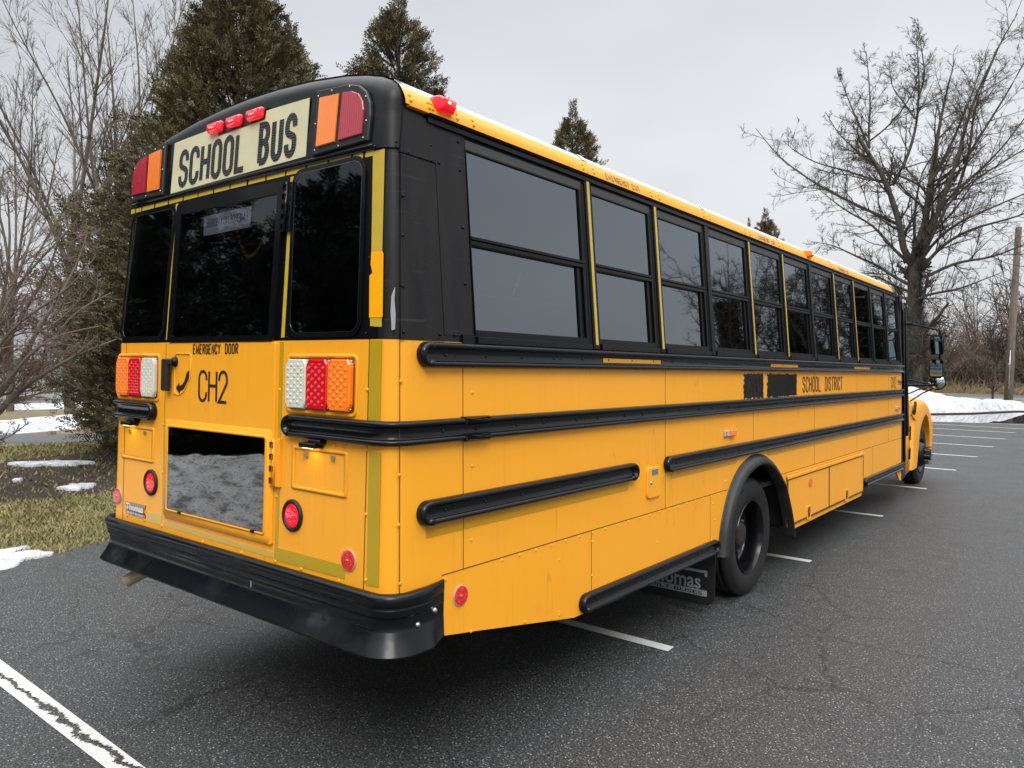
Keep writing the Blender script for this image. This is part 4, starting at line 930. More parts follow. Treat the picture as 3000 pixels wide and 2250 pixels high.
sp2=rampn(m,v3.outputs['Color'],[(.88,g3(0)),(.96,g3(.8))]); spd2=rampn(m,v3.outputs['Distance'],[(.22,g3(1)),(.34,g3(0))])
c=mixc(m,mixc(m,1,sp2.outputs[0],spd2.outputs[0],'MULTIPLY'),c,(.36,.35,.32))
# cracks
t=m.node_tree; co=N(t,'ShaderNodeTexCoord'); nd=N(t,'ShaderNodeTexNoise'); nd.inputs['Scale'].default_value=3.0; nd.inputs['Detail'].default_value=9; nd.inputs['Roughness'].default_value=.78; t.links.new(co.outputs['Object'],nd.inputs[0])
ad=N(t,'ShaderNodeMixRGB'); ad.inputs[0].default_value=.20; t.links.new(co.outputs['Object'],ad.inputs[1]); t.links.new(nd.outputs[1],ad.inputs[2])
def crack(scale,w,msk0,msk1,mscale):
    v=N(t,'ShaderNodeTexVoronoi',feature='DISTANCE_TO_EDGE'); v.inputs['Scale'].default_value=scale; t.links.new(ad.outputs[0],v.inputs['Vector'])
    k=rampn(m,v.outputs['Distance'],[(w*.35,g3(1)),(w,g3(0))]); nm=tex(m,'ShaderNodeTexNoise',mscale,Detail=2); k2=rampn(m,nm.outputs[0],[(msk0,g3(0)),(msk1,g3(1))])
    return mixc(m,1,k.outputs[0],k2.outputs[0],'MULTIPLY')
ck=crack(1.3,.0068,.44,.52,.35); ck2=crack(3.1,.0105,.47,.55,.45)
c=mixc(m,ck,c,(.004,.004,.004)); c=mixc(m,ck2,c,(.006,.006,.006))
link(m,c,'Base Color')
wet=tex(m,'ShaderNodeTexNoise',.5,Detail=4); link(m,rampn(m,wet.outputs[0],[(.35,g3(.50)),(.65,g3(.72))]).outputs[0],'Roughness')
link(m,bump(m,v2.outputs[0],.55,.006,bump(m,v1.outputs['Distance'],.35,.004)),'Normal')
def paint(name,th0,th1):
    m=bpy.data.materials.new(name); m.use_nodes=True; t=m.node_tree; b=bs(m); b.inputs['Base Color'].default_value=(.62,.62,.59,1); b.inputs['Roughness'].default_value=.6
    n=tex(m,'ShaderNodeTexNoise',26,Detail=9,Roughness=.72); k=rampn(m,n.outputs[0],[(th0,g3(0)),(th1,g3(1))])
    n2=tex(m,'ShaderNodeTexNoise',120,Detail=3); c=mixc(m,rampn(m,n2.outputs[0],[(.35,g3(0)),(.6,g3(1))]).outputs[0],(.40,.40,.38),(.66,.66,.63)); link(m,c,'Base Color')
    link(m,k.outputs[0],'Alpha'); MATS[name]=m; return m
paint('line_paint',.30,.36)
m=paint('line_paint_cracked',.34,.385)
t=m.node_tree; co=N(t,'ShaderNodeTexCoord'); nd=N(t,'ShaderNodeTexNoise'); nd.inputs['Scale'].default_value=3.2; nd.inputs['Detail'].default_value=9; nd.inputs['Roughness'].default_value=.75; t.links.new(co.outputs['Object'],nd.inputs[0])
sp_=N(t,'ShaderNodeSeparateXYZ'); t.links.new(co.outputs['Object'],sp_.inputs[0])
mm=N(t,'ShaderNodeMath',operation='SUBTRACT'); t.links.new(nd.outputs[0],mm.inputs[0]); mm.inputs[1].default_value=.5
mm2=N(t,'ShaderNodeMath',operation='MULTIPLY'); t.links.new(mm.outputs[0],mm2.inputs[0]); mm2.inputs[1].default_value=.22
mm3=N(t,'ShaderNodeMath',operation='ADD'); t.links.new(mm2.outputs[0],mm3.inputs[0]); t.links.new(sp_.outputs[1],mm3.inputs[1])
mm4=N(t,'ShaderNodeMath',operation='ABSOLUTE'); t.links.new(mm3.outputs[0],mm4.inputs[0])
k=rampn(m,mm4.outputs[0],[(.013,g3(0)),(.017,g3(1))]); al=bs(m).inputs['Alpha'].links[0].from_socket
link(m,mixc(m,1,al,k.outputs[0],'MULTIPLY'),'Alpha')
m=mat('grass_ground',(.10,.09,.05),.95)
n0=tex(m,'ShaderNodeTexNoise',1.3,Detail=6,Roughness=.7); n1=tex(m,'ShaderNodeTexNoise',22,Detail=6,Roughness=.8)
c=mixc(m,rampn(m,n0.outputs[0],[(.35,g3(0)),(.65,g3(1))]).outputs[0],(.11,.105,.045),(.20,.16,.085)); c=mixc(m,rampn(m,n1.outputs[0],[(.35,g3(0)),(.65,g3(.8))]).outputs[0],c,(.26,.215,.13)); link(m,c,'Base Color'); link(m,bump(m,n1.outputs[0],1,.05),'Normal')
m=mat('mulch',(.045,.030,.022),.95); n1=tex(m,'ShaderNodeTexNoise',24,Detail=7,Roughness=.8); link(m,rampn(m,n1.outputs[0],[(.35,(.020,.014,.011)),(.6,(.070,.047,.034)),(.75,(.16,.12,.09))]).outputs[0],'Base Color'); link(m,bump(m,n1.outputs[0],1,.05),'Normal')
m=mat('snow',(.72,.75,.80),.6); bs(m).inputs['Subsurface Weight'].default_value=0
n1=tex(m,'ShaderNodeTexNoise',5,Detail=8,Roughness=.75); c=rampn(m,n1.outputs[0],[(.40,(.20,.20,.20)),(.48,(.62,.64,.67)),(.6,(.84,.86,.9))]); n2=tex(m,'ShaderNodeTexNoise',30,Detail=5); c=mixc(m,rampn(m,n2.outputs[0],[(.57,g3(0)),(.63,g3(.75))]).outputs[0],c.outputs[0],(.10,.095,.09)); link(m,c,'Base Color'); link(m,bump(m,n1.outputs[0],.7,.08),'Normal')
m=mat('clean_snow',(.80,.83,.87),.6); n1=tex(m,'ShaderNodeTexNoise',4,Detail=7,Roughness=.7); link(m,rampn(m,n1.outputs[0],[(.36,(.26,.26,.27)),(.46,(.50,.52,.55)),(.62,(.66,.68,.71))]).outputs[0],'Base Color'); link(m,bump(m,n1.outputs[0],.8,.08),'Normal')
m=mat('bark',(.09,.075,.06),.9)
n1=tex(m,'ShaderNodeTexNoise',6,sc3=(1,1,.25),Detail=6,Roughness=.7); n2=tex(m,'ShaderNodeTexNoise',1.5,Detail=3)
c=mixc(m,rampn(m,n1.outputs[0],[(.35,g3(0)),(.65,g3(1))]).outputs[0],(.035,.030,.026),(.115,.098,.078)); c=mixc(m,rampn(m,n2.outputs[0],[(.5,g3(0)),(.7,g3(.5))]).outputs[0],c,(.085,.092,.055)); link(m,c,'Base Color'); link(m,bump(m,n1.outputs[0],.8,.03),'Normal')
mat('bark_pale',(.125,.105,.080),.9); mat('twig_dark',(.060,.046,.036),.9); mat('twig_pale',(.165,.118,.096),.9); mat('twig_grey',(.120,.098,.080),.9); mat('brush_twig',(.135,.10,.072),.95)
m=mat('pole_wood',(.16,.13,.10),.9); n1=tex(m,'ShaderNodeTexNoise',3,sc3=(8,8,.5),Detail=6,Roughness=.7); link(m,rampn(m,n1.outputs[0],[(.3,(.08,.065,.05)),(.7,(.26,.215,.17))]).outputs[0],'Base Color'); link(m,bump(m,n1.outputs[0],.7,.02),'Normal')
def leafm(name,a,b,c3,sc_=1.1):
    m=mat(name,a,.75); n=tex(m,'ShaderNodeTexNoise',sc_,Detail=4,Roughness=.7); c=mixc(m,rampn(m,n.outputs[0],[(.35,g3(0)),(.65,g3(1))]).outputs[0],a,b)
    n2=tex(m,'ShaderNodeTexNoise',4.5,Detail=3); c=mixc(m,rampn(m,n2.outputs[0],[(.58,g3(0)),(.70,g3(.7))]).outputs[0],c,c3); link(m,c,'Base Color')
leafm('arborvitae_leaf',(.055,.049,.020),(.145,.120,.050),(.175,.112,.055)); leafm('spruce_leaf',(.020,.026,.014),(.040,.046,.020),(.06,.05,.024)); leafm('ivy_leaf',(.012,.020,.009),(.028,.040,.016),(.035,.04,.02))
leafm('grass_blade',(.15,.145,.045),(.27,.235,.105),(.34,.275,.17),1.2); leafm('dry_grass',(.30,.23,.12),(.40,.31,.18),(.24,.17,.09),.6)
mat('siding_white',(.50,.51,.52),.6); mat('curb_brown',(.065,.04,.032),.8)
m=mat('shingle',(.17,.17,.175),.9); n1=tex(m,'ShaderNodeTexNoise',3,sc3=(1,.4,5),Detail=5,Roughness=.7); link(m,rampn(m,n1.outputs[0],[(.3,(.11,.11,.115)),(.7,(.22,.22,.225))]).outputs[0],'Base Color')
m=mat('road_surface',(.075,.08,.085),.6)
mat('water',(.010,.011,.011),.015,spec=.9)

rng=np.random.default_rng(11)
def npmesh(name,V,F,matn,smooth=False,parent=None):
    V=np.asarray(V,np.float32).reshape(-1,3); F=np.asarray(F,np.int32); k=F.shape[1]
    me=bpy.data.meshes.new(name); me.vertices.add(len(V)); me.vertices.foreach_set('co',V.ravel()); me.loops.add(F.size); me.loops.foreach_set('vertex_index',F.ravel())
    me.polygons.add(len(F)); me.polygons.foreach_set('loop_start',np.arange(0,F.size,k,dtype=np.int32)); me.polygons.foreach_set('loop_total',np.full(len(F),k,np.int32))
    if smooth: me.polygons.foreach_set('use_smooth',np.ones(len(F),bool))
    me.materials.append(MATS[matn]); me.update(calc_edges=True); me.validate()
    o=bpy.data.objects.new(name,me); COL.objects.link(o)
    if parent: o.parent=parent
    return o
def tubesnp(P,R,k=4):      # P (n,m,3), R (n,m)
    P=np.asarray(P,float); n,m,_=P.shape
    T=np.gradient(P,axis=1); T/=np.linalg.norm(T,axis=2,keepdims=True)+1e-9
    ref=np.where(np.abs(T[...,2:3])>.9,np.array([1.,0,0]),np.array([0,0,1.])); A=np.cross(T,ref); A/=np.linalg.norm(A,axis=2,keepdims=True)+1e-9; B=np.cross(T,A)
    a=np.arange(k)*2*np.pi/k
    V=P[:,:,None,:]+R[:,:,None,None]*(np.cos(a)[None,None,:,None]*A[:,:,None,:]+np.sin(a)[None,None,:,None]*B[:,:,None,:])
    idx=np.arange(n*m*k).reshape(n,m,k); q=np.stack([idx[:,:-1],np.roll(idx,-1,2)[:,:-1],np.roll(idx,-1,2)[:,1:],idx[:,1:]],-1).reshape(-1,4)
    return V.reshape(-1,3),q
def cat_meshes(L):
    Vs=[];Fs=[];b=0
    for V,F in L: Vs.append(V);Fs.append(F+b);b+=len(V)
    return np.concatenate(Vs),np.concatenate(Fs)
def sprout(P,R,k,ang,lenf,rf,m,jit,up,tmin=.2,tmax=1,len0=None,rmin=.003):
    n,mp,_=P.shape; t=rng.uniform(tmin,tmax,(n,k)); x=t*(mp-1); i=np.minimum(x.astype(int),mp-2); u=(x-i)[...,None]; ar=np.arange(n)[:,None]
    p=P[ar,i]*(1-u)+P[ar,i+1]*u; T=P[ar,i+1]-P[ar,i]; T/=np.linalg.norm(T,axis=2,keepdims=True)+1e-9
    r=R[ar,i]*(1-u[...,0])+R[ar,i+1]*u[...,0]
    L=np.linalg.norm(np.diff(P,axis=1),axis=2).sum(1)[:,None] if len0 is None else len0
    L=L*lenf*(1.25-.75*t)*rng.uniform(.55,1.2,(n,k))
    q=rng.normal(size=(n,k,3)); q-=(q*T).sum(2,keepdims=True)*T; q/=np.linalg.norm(q,axis=2,keepdims=True)+1e-9
    a=np.radians(ang)*rng.uniform(.6,1.3,(n,k,1)); D=np.cos(a)*T+np.sin(a)*q; D=D.reshape(-1,3); p=p.reshape(-1,3); L=L.reshape(-1); r=np.maximum(r.reshape(-1)*rf,rmin)
    out=[p]; st=(L/(m-1))[:,None]
    for s in range(m-1):
        D=D+rng.normal(0,jit,D.shape)+np.array([0,0,up]); D/=np.linalg.norm(D,axis=1,keepdims=True); p=p+D*st; out.append(p)
    return np.stack(out,1), r[:,None]*np.linspace(1,.35,m)[None]
def crpath(pts,m):
    P=np.array(pts,float); d=np.r_[0,np.cumsum(np.linalg.norm(np.diff(P,axis=0),axis=1))]; s=np.linspace(0,d[-1],m)
    Q=np.stack([np.interp(s,d,P[:,k]) for k in range(3)],1)
    for _ in range(2): Q[1:-1]=.25*Q[:-2]+.5*Q[1:-1]+.25*Q[2:]
    return Q
def thing(name,loc,label,cat,group=None): return empty(name,(0,0,0) if loc is None else loc,label,cat,group)
def partnp(name,L,matn,par,smooth=True):
    V,F=cat_meshes(L); o=npmesh(name,V-np.array(par.location),F,matn,smooth,par); return o
# frond template: flat spray of small leaf triangles
def fronds(C,D,size,nl=7):
    """C centres (n,3), D directions (n,3), size (n,)"""
    n=len(C); D=D/np.linalg.norm(D,axis=1,keepdims=True); q=rng.normal(size=(n,3)); q-=(q*D).sum(1,keepdims=True)*D; q/=np.linalg.norm(q,axis=1,keepdims=True)
    Vs=[]
    for j in range(nl):
        t=j/(nl-1); sd=0 if j==nl-1 else (1 if j%2 else -1); a=C+D*(size*t*.75)[:,None]
        dr=D*(.8 if sd else 1)+q*sd*.75+rng.normal(0,.18,(n,3)); dr/=np.linalg.norm(dr,axis=1,keepdims=True); ln=(size*(.50-.22*t)*rng.uniform(.7,1.2,n))[:,None]
        w=np.cross(dr,np.cross(D,q)); w=w/(np.linalg.norm(w,axis=1,keepdims=True)+1e-9)*(size*.075)[:,None]
        Vs.append(np.stack([a-w*.6,a+dr*ln*.6+w,a+dr*ln,a+dr*ln*.55-w],1))
    V=np.concatenate(Vs,0).reshape(-1,3); return V,np.arange(len(V)).reshape(-1,4)
def evergreen(name,x,y,h,prof,label,group,nf=15000,size=.17,matn='arborvitae_leaf',tops=((0,0,0),),drop=.25,cat='evergreen tree',lump=.22):
    par=thing(name,(x,y,0),label,cat,group)
    hs=np.array([p[0] for p in prof])*h; rs=np.array([p[1] for p in prof])
    # branch clumps: each is an upswept spray carrying many fronds
    nc=max(120,int(nf/34)); zc=None
    zz=rng.uniform(hs[0],h*.99,nc*6); rr=np.interp(zz,hs,rs); keep=rng.uniform(0,1,len(zz))<rr/rs.max()+.22; zz=zz[keep][:nc]; nc=len(zz); rr=np.interp(zz,hs,rs)
    az=rng.uniform(0,2*np.pi,nc); lum=1+lump*np.sin(az*3+zz*1.7+rng.uniform(0,6))*np.cos(zz*2.3+az*2)+rng.normal(0,.10,nc)
    tip=np.stack([np.cos(az)*rr*lum,np.sin(az)*rr*lum,zz],1)
    L=rr*.75+.25; base=tip*np.array([.22,.22,1])-np.stack([0*L,0*L,L*.55],1); base[:,2]=np.maximum(base[:,2],.2)
    per=int(nf/nc)+1
    t=rng.uniform(.30,1.04,(nc,per))**.75; P=base[:,None]*(1-t[...,None])+tip[:,None]*t[...,None]; wd=(1.08-t)*(L[:,None]*.42+.10)
    P=P+rng.normal(size=(nc,per,3))*wd[...,None]*.62; P[...,2]=np.maximum(P[...,2],.12)
    D=(tip-base)/np.linalg.norm(tip-base,axis=1,keepdims=True); D=D[:,None]+rng.normal(0,.42,(nc,per,3))+np.array([0,0,.25-drop]); P=P.reshape(-1,3); D=D.reshape(-1,3)
    ex=[]
    # leader tips
    for (dx,dy,dz) in tops:
        k=130; tz=rng.uniform(0,1,k); a=rng.uniform(0,6.28,k); r=(1-tz)*.17+.02
        ex.append((np.stack([dx+np.cos(a)*r,dy+np.sin(a)*r,h*.93+dz+tz*1.1],1),np.stack([np.cos(a),np.sin(a),1.4+0*a],1)))
    P=np.concatenate([P]+[e[0] for e in ex]); D=np.concatenate([D]+[e[1] for e in ex])
    V,F=fronds(P,D,size*rng.uniform(.6,1.35,len(P))); npmesh('crown',V,F,matn,False,par)
    br=np.stack([base+(tip-base)*s for s in np.linspace(0,.95,4)],1); bR=np.linspace(.03,.006,4)[None]*np.ones((nc,1))
    tr=np.array([[[0,0,-.1],[0,0,h*.4],[0.05,0,h*.8],[tops[0][0],tops[0][1],h*1.03]]]); V1,F1=tubesnp(tr,np.array([[.20,.13,.06,.01]]),8); V2,F2=tubesnp(br,bR,3)
    V,F=cat_meshes([(V1,F1),(V2,F2)]); npmesh('trunk',V,F,'twig_dark',True,par)
    return par
def copytree(p,x,y,s,rz,label,group=None):
    c=p.copy(); COL.objects.link(c); c.location=(x,y,0); c.scale=s if isinstance(s,tuple) else (s,s,s); c.rotation_euler=(0,0,rz); c['label']=label
    if group: c['group']=group
    for ch in p.children:
        d=ch.copy(); COL.objects.link(d); d.parent=c
    return c
# ------------------------------------------------------------------ ground
def sheet(name,P,z,matn,kind='structure',sub=None):
    mb=MB().use(matn); mb.add([(x,y,z) for x,y in P],[tuple(range(len(P)))]); o=mb.build(name); o['kind']=kind; return o
sheet('ground',[(-900,-900),(900,-900),(900,900),(-900,900)],-.03,'grass_ground')
lot=[(-5.45,-30),(-5.42,-2),(-5.50,.43),(-5.62,.85),(-5.75,1.2),(-5.9,1.7),(-5.75,4),(-5.9,9),(-5.8,16),(-6.2,22),(-6.0,28),(-5.2,34),(-3.98,35.8),(-2.58,38.3),(-1.18,42.8),(3,46),(40,52),(40,-30)]
rl=random.Random(3); LP=[]
for i in range(len(lot)-4):
    a,b=lot[i],lot[i+1]; n=max(1,int(math.hypot(b[0]-a[0],b[1]-a[1])/.35)) if i>=1 and i<8 else 3
    for k in range(n): 
        t=k/n; j=rl.uniform(-.05,.05) if 1<=i<8 else 0
        LP.append((a[0]+(b[0]-a[0])*t+j,a[1]+(b[1]-a[1])*t))
LP+=lot[-4:]
sheet('parking_lot',LP,0,'asphalt')
# parking bay lines
def line(P,mn='line_paint'):
    n=len(P)
    mb=MB().use(mn); x0=sum(p[0] for p in P)/n; y0=sum(p[1] for p in P)/n
    mb.add([(x-x0,y-y0,0) for x,y in P],[tuple(range(n))]); o=mb.build('bay_line'); o.location=(x0,y0,.004); return o
o=line([(-3.4,-.345),(-1.0,-.40),(-.98,-.515),(-3.4,-.485)],'line_paint_cracked')
o['kind']='structure'
for i in range(9):
    y=2.515+3.015*i
    for q in (0,):
        o=line([(-5.2,y-.05),(.005,y-.05),(.0,y+.05),(-5.2,y+.05)]); o['kind']='structure'
for y in (28.75,31.2):
    o=line([(-5.2,y+.5),(.9+ (y>30)*1,y-.05),(.9+(y>30)*1,y+.05),(-5.2,y+.6)]); o['kind']='structure'
# left mulch bed, drive, roads
def blob(cx,cy,rx,ry,n=40,j=.12,seed=1,rot=0):
    r=random.Random(seed); ph=[r.uniform(0,6.28) for _ in range(4)]
    P=[]
    for i in range(n):
        a=6.2832*i/n; k=1+j*math.sin(2*a+ph[0])+j*.7*math.sin(5*a+ph[1])+j*.5*math.sin(9*a+ph[2]); x,y=rx*k*math.cos(a),ry*k*math.sin(a)
        P.append((cx+x*math.cos(rot)-y*math.sin(rot),cy+x*math.sin(rot)+y*math.cos(rot)))
    return P
sheet('mulch_bed',blob(-11.6,5.2,2.5,5.6,60,.05,4,.25),-.022,'mulch')
sheet('driveway',[(-17.4,-2),(-17.3,4.2),(-16.3,5.3),(-13.5,14),(-14.6,14.5),(-18.3,6.4),(-19.4,4.9),(-20,-2)],-.022,'road_surface')
sheet('road',[(-60,60.5),(-7.5,59),(-2.6,63),(60,66),(60,81),(-3.7,79.5),(-10.2,75.5),(-60,73)],-.02,'road_surface')
mb=MB().use('line_paint'); mb.add([(-60,66.0,-.016),(-8,66,-.016),(60,72.5,-.016),(60,72.9,-.016),(-8,66.4,-.016),(-60,66.4,-.016)],[(0,1,2,3,4,5)]); mb.add([(-60,61.0,-.016),(-8,59.6,-.016),(60,66.5,-.016),(60,67.0,-.016),(-8,60.1,-.016),(-60,61.5,-.016)],[(0,1,2,3,4,5)]); mb.build('road_marking')['kind']='structure'
# curb and puddle at the far end
CB=[(-12,35.0),(-6.5,34.6),(-3.98,35.85),(-2.58,38.37),(-1.18,42.9),(3,46),(12,49)]
mb=MB().use('curb_brown'); cb=[Vector((x,y,0)) for x,y in CB]; Rg=[]
for i,p in enumerate(cb):
    t=(cb[min(i+1,len(cb)-1)]-cb[max(i-1,0)]).normalized(); nn=Vector((-t.y,t.x,0)); Rg.append([tuple(p+nn*a+Vector((0,0,z))) for a,z in ((0,-.05),(0,.045),(.02,.055),(.22,.055),(.24,.0))])
mb.rings(Rg,False,False,False); mb.build('kerb')['kind']='structure'
sheet('puddle',[(-5.6,31.0),(-4.4,30.45),(-3.0,30.4),(-2.25,30.9),(-1.6,31.1),(-1.2,31.5),(-.3,32.2),(2,33.5),(4,36),(5,44),(2.5,45.2),(-1.3,42.7),(-2.62,38.3),(-4.02,35.75),(-5.5,34.6)],.005,'water')
# snow
def hfield(name,matn,fn,x0,x1,y0,y1,nx,ny,label,cat,loc,kind=None,group=None):
    X,Y=np.meshgrid(np.linspace(x0,x1,nx),np.linspace(y0,y1,ny),indexing='ij'); Z=fn(X,Y); V=np.stack([X,Y,Z],-1).reshape(-1,3)-np.array(loc); I=np.arange(nx*ny).reshape(nx,ny)
    F=np.stack([I[:-1,:-1],I[1:,:-1],I[1:,1:],I[:-1,1:]],-1).reshape(-1,4); zz=(Z).reshape(-1); keep=(zz[F].max(1)>-.04); o=npmesh(name,V,F[keep],matn,True); o.location=loc; tag(o,label,cat,group,kind); return o
def fbm(X,Y,s,seed,oct=4,ridge=False):
    r=np.random.default_rng(seed); o=0; a=1
    for k in range(oct):
        for _ in range(3):
            t=r.uniform(0,6.28); p=r.uniform(0,6.28); w=np.sin((X*np.cos(t)+Y*np.sin(t))*s+p+1.3*np.sin((X*np.sin(t)-Y*np.cos(t))*s*.7+p*2)); o=o+a*(w if not ridge else (1-np.abs(w))*2-1)/3
        s*=1.9; a*=.55
    return o
def bank(X,Y):
    yc=np.interp(X,[-14,-6.5,-3.98,-2.58,-1.18,3,10],[35,34.8,36.0,38.6,43.2,46.4,49]); d=(Y-yc)
    H=np.interp(X,[-14,-9,-5.6,-4.8,-4,-2.9,-1.9,-1.1,-.4,1.5,3,10],[1.3,1.3,1.20,1.0,.68,.58,.52,.18,.33,.5,.4,.2])
    p=np.clip(np.minimum((d-.28)/1.7,(7.0-d)/2.8),-.3,1); return H*np.sin(np.clip(p,-.2,1)*np.pi/2)*(1+.10*fbm(X,Y,1.6,2))+.05*fbm(X,Y,4,3)*(p>0)-.05*(p<=0)
hfield('snow_bank','clean_snow',bank,-13,9,34.6,54,200,180,'long ridge of ploughed snow behind the puddle and kerb','snow bank',(-3,40,0))
def pile(X,Y):
    d2=((X+6.9)*.45+(Y+4.3)*.9*0)**2; u=(X+7.4)/1.9; v=(Y+3.6)/3.6; r2=u*u+v*v
    H=(.56-.17*np.clip((X+6.5)/1.1,-1,1))*np.sign(1-r2)*np.abs(1-r2)**.7
    return H*(1+.14*fbm(X,Y,2.0,5))+(.05+.06*np.clip((X+6.4)/1.2,0,1))*fbm(X,Y,5,6,3,True)*(r2<1)+.10*np.exp(-((X+7.3)**2/.5+(Y+2.9)**2/.8))-.02
hfield('snow_pile','snow',pile,-9.8,-5.2,-7.5,1.1,110,150,'dirty snow pile at the lawn edge, reflected in the door glass','snow pile',(-7.4,-3.6,0))
def patch(cx,cy,rx,ry,h,seed,label,rot=0):
    P=blob(cx,cy,rx,ry,70,.26,seed,rot); mb=MB().use('clean_snow',True); Rg=[]
    for s,z in ((1,-.03),(.97,h*.5),(.85,h*.85),(.5,h)): Rg.append([(cx+(x-cx)*s-cx,cy+(y-cy)*s-cy,z) for x,y in P])
    mb.rings(Rg,True,False,True); o=mb.build('snow_patch'); o.location=(cx,cy,0); tag(o,label,'snow patch',None)
patch(-5.85,.42,.33,.55,.025,3,'thin snow patch at the lawn edge by the asphalt, lower left of the photo',.3)
patch(-9.65,2.75,.26,.20,.022,5,'oval snow patch on the lawn near the bus rear')
patch(-12.6,3.5,.5,.30,.04,8,'snow patch at the foot of the big evergreen',.9)
patch(-10.9,2.4,.08,.07,.03,9,'tiny lump of snow on the dark mulch')
patch(-6.2,2.15,.12,.10,.05,10,'tiny lump of snow on the grass beside the rear bumper')
hfield('snow_strip','clean_snow',lambda X,Y:.28*np.clip(1-((X+20.9+.22*(Y-5)*0-(-.9)*(Y-6)*.35)/1.15)**2,-.3,1)*(1+.2*fbm(X,Y,1.5,8)),-24,-15,-4,13,90,120,'long white snow strip beyond the driveway','snow strip',(-20,5,0))
hfield('snow_verge','clean_snow',lambda X,Y:.14*np.clip(1-((X+31)/1.3)**2,-.3,1)*(1+.2*fbm(X,Y,1.,9)),-33,-29,-4,22,30,90,'narrow snow strip in front of the white house','snow strip',(-31,8,0))
# grass
def blades(n,x0,x1,y0,y1,h,name,matn,cond=None):
    x=rng.uniform(x0,x1,n); y=rng.uniform(y0,y1,n)
    if cond is not None: k=cond(x,y); x,y=x[k],y[k]
    n=len(x); a=rng.uniform(0,6.28,n); l=rng.normal(0,.7,(n,2)); hh=h*rng.uniform(.4,1.3,n)
    w=.005+.004*rng.uniform(0,1,n)+.0006*np.hypot(x-2.2,y+2); b=np.stack([x,y,np.full(n,-.03)],1); d=np.stack([np.cos(a)*w,np.sin(a)*w,0*a],1)
    tp=b+np.stack([l[:,0]*hh,l[:,1]*hh,hh],1); V=np.stack([b-d,b+d,tp],1).reshape(-1,3); o=npmesh(name,V,np.arange(3*n).reshape(-1,3),matn); o['kind']='stuff'; o['label']='short winter grass on the lawn'; o['category']='grass'; return o
edge=lambda y:np.interp(y,[p[1] for p in lot[:11]],[p[0] for p in lot[:11]])
def lawnok(x,y):
    m1=(((x+11.6)*math.cos(.25)+(y-5.2)*math.sin(.25))/2.5)**2+((-(x+11.6)*math.sin(.25)+(y-5.2)*math.cos(.25))/5.6)**2
    return (x<edge(y)-.03+rng.normal(0,.06,len(x)))&((m1>1)|(rng.uniform(0,1,len(x))<.05))
blades(150000,-13,-5.3,-1,8.5,.055,'grass','grass_blade',lawnok)
blades(60000,-19,-9,-2,12,.07,'grass','grass_blade',lambda x,y:lawnok(x,y)&(x>-16.3-.0*y))
# ------------------------------------------------------------------ evergreens
PR=[(.015,2.2),(.08,2.75),(.16,2.95),(.3,2.85),(.45,2.55),(.6,2.1),(.72,1.65),(.84,1.15),(.93,.7),(1,.15)]
PN=[(.02,2.0),(.15,2.2),(.3,2.1),(.5,1.8),(.65,1.5),(.75,1.22),(.85,1.0),(.92,.74),(.97,.45),(1,.12)]
def ray(px,py):
    return (f+rr_*((px-1500)/FPX)-uu_*((py-1125)/FPX))
def onx(px,X): d=ray(px,1125); t=(X-CAMP.x)/d.x; return CAMP.y+t*d.y
T1=evergreen('evergreen_tree',-12.0,onx(690,-12.0),9.7,PR,'tallest broad evergreen with brownish sprays rising behind the left rear of the bus','row of evergreens beyond the bus',62000,.172,tops=((-.3,-.2,.2),(.45,.35,.0)))
T1b=evergreen('evergreen_tree',-12.9,onx(845,-12.9),9.3,[(a,b*.66) for a,b in PR],'second broad evergreen pressed against the right flank of the tallest one','row of evergreens beyond the bus',28000,.17,tops=((0,0,0),(-.8,-.3,-.6)))
T2=evergreen('evergreen_tree',-12.0,onx(1155,-12.0),10.7,PN,'pointed evergreen with a thin bare leader above the bus roof corner','row of evergreens beyond the bus',34000,.19,tops=((0,0,.25),))
copytree(T2,-12.0,onx(1665,-12.0),(.86,.86,.945),2.0,'narrow evergreen tip standing above the middle of the bus roof')
copytree(T2,-12.0,onx(2232,-12.0),(.85,.85,.905),4.0,'small distant evergreen tip above the front half of the bus roof')
copytree(T2,-12.9,onx(2184,-12.9),(.45,.45,.87),5.0,'smallest evergreen tip, a thin spike left of another tip')
# dark evergreens behind the camera that the rear glass mirrors
TB=evergreen('evergreen_tree',-13.5,-9.5,7.8,PN,'dark evergreen mirrored in the rear windows','dark evergreens behind the photographer',9000,.30,matn='spruce_leaf')
for i,(x,y,s) in enumerate(((-16,-5,1.0),(-11,-13,1.06),(-8.5,-16.5,.95),(-17.5,-1.2,.92),(-6,-20,1.0),(-14.5,-12.5,1.15),(-18.5,-8.5,1.1),(-3,-22,.9),(-10.5,-17.5,1.1))):
    copytree(TB,x,y,(s*1.4,s*1.4,s*1.04),i*1.3,'dark evergreen mirrored in the rear windows')
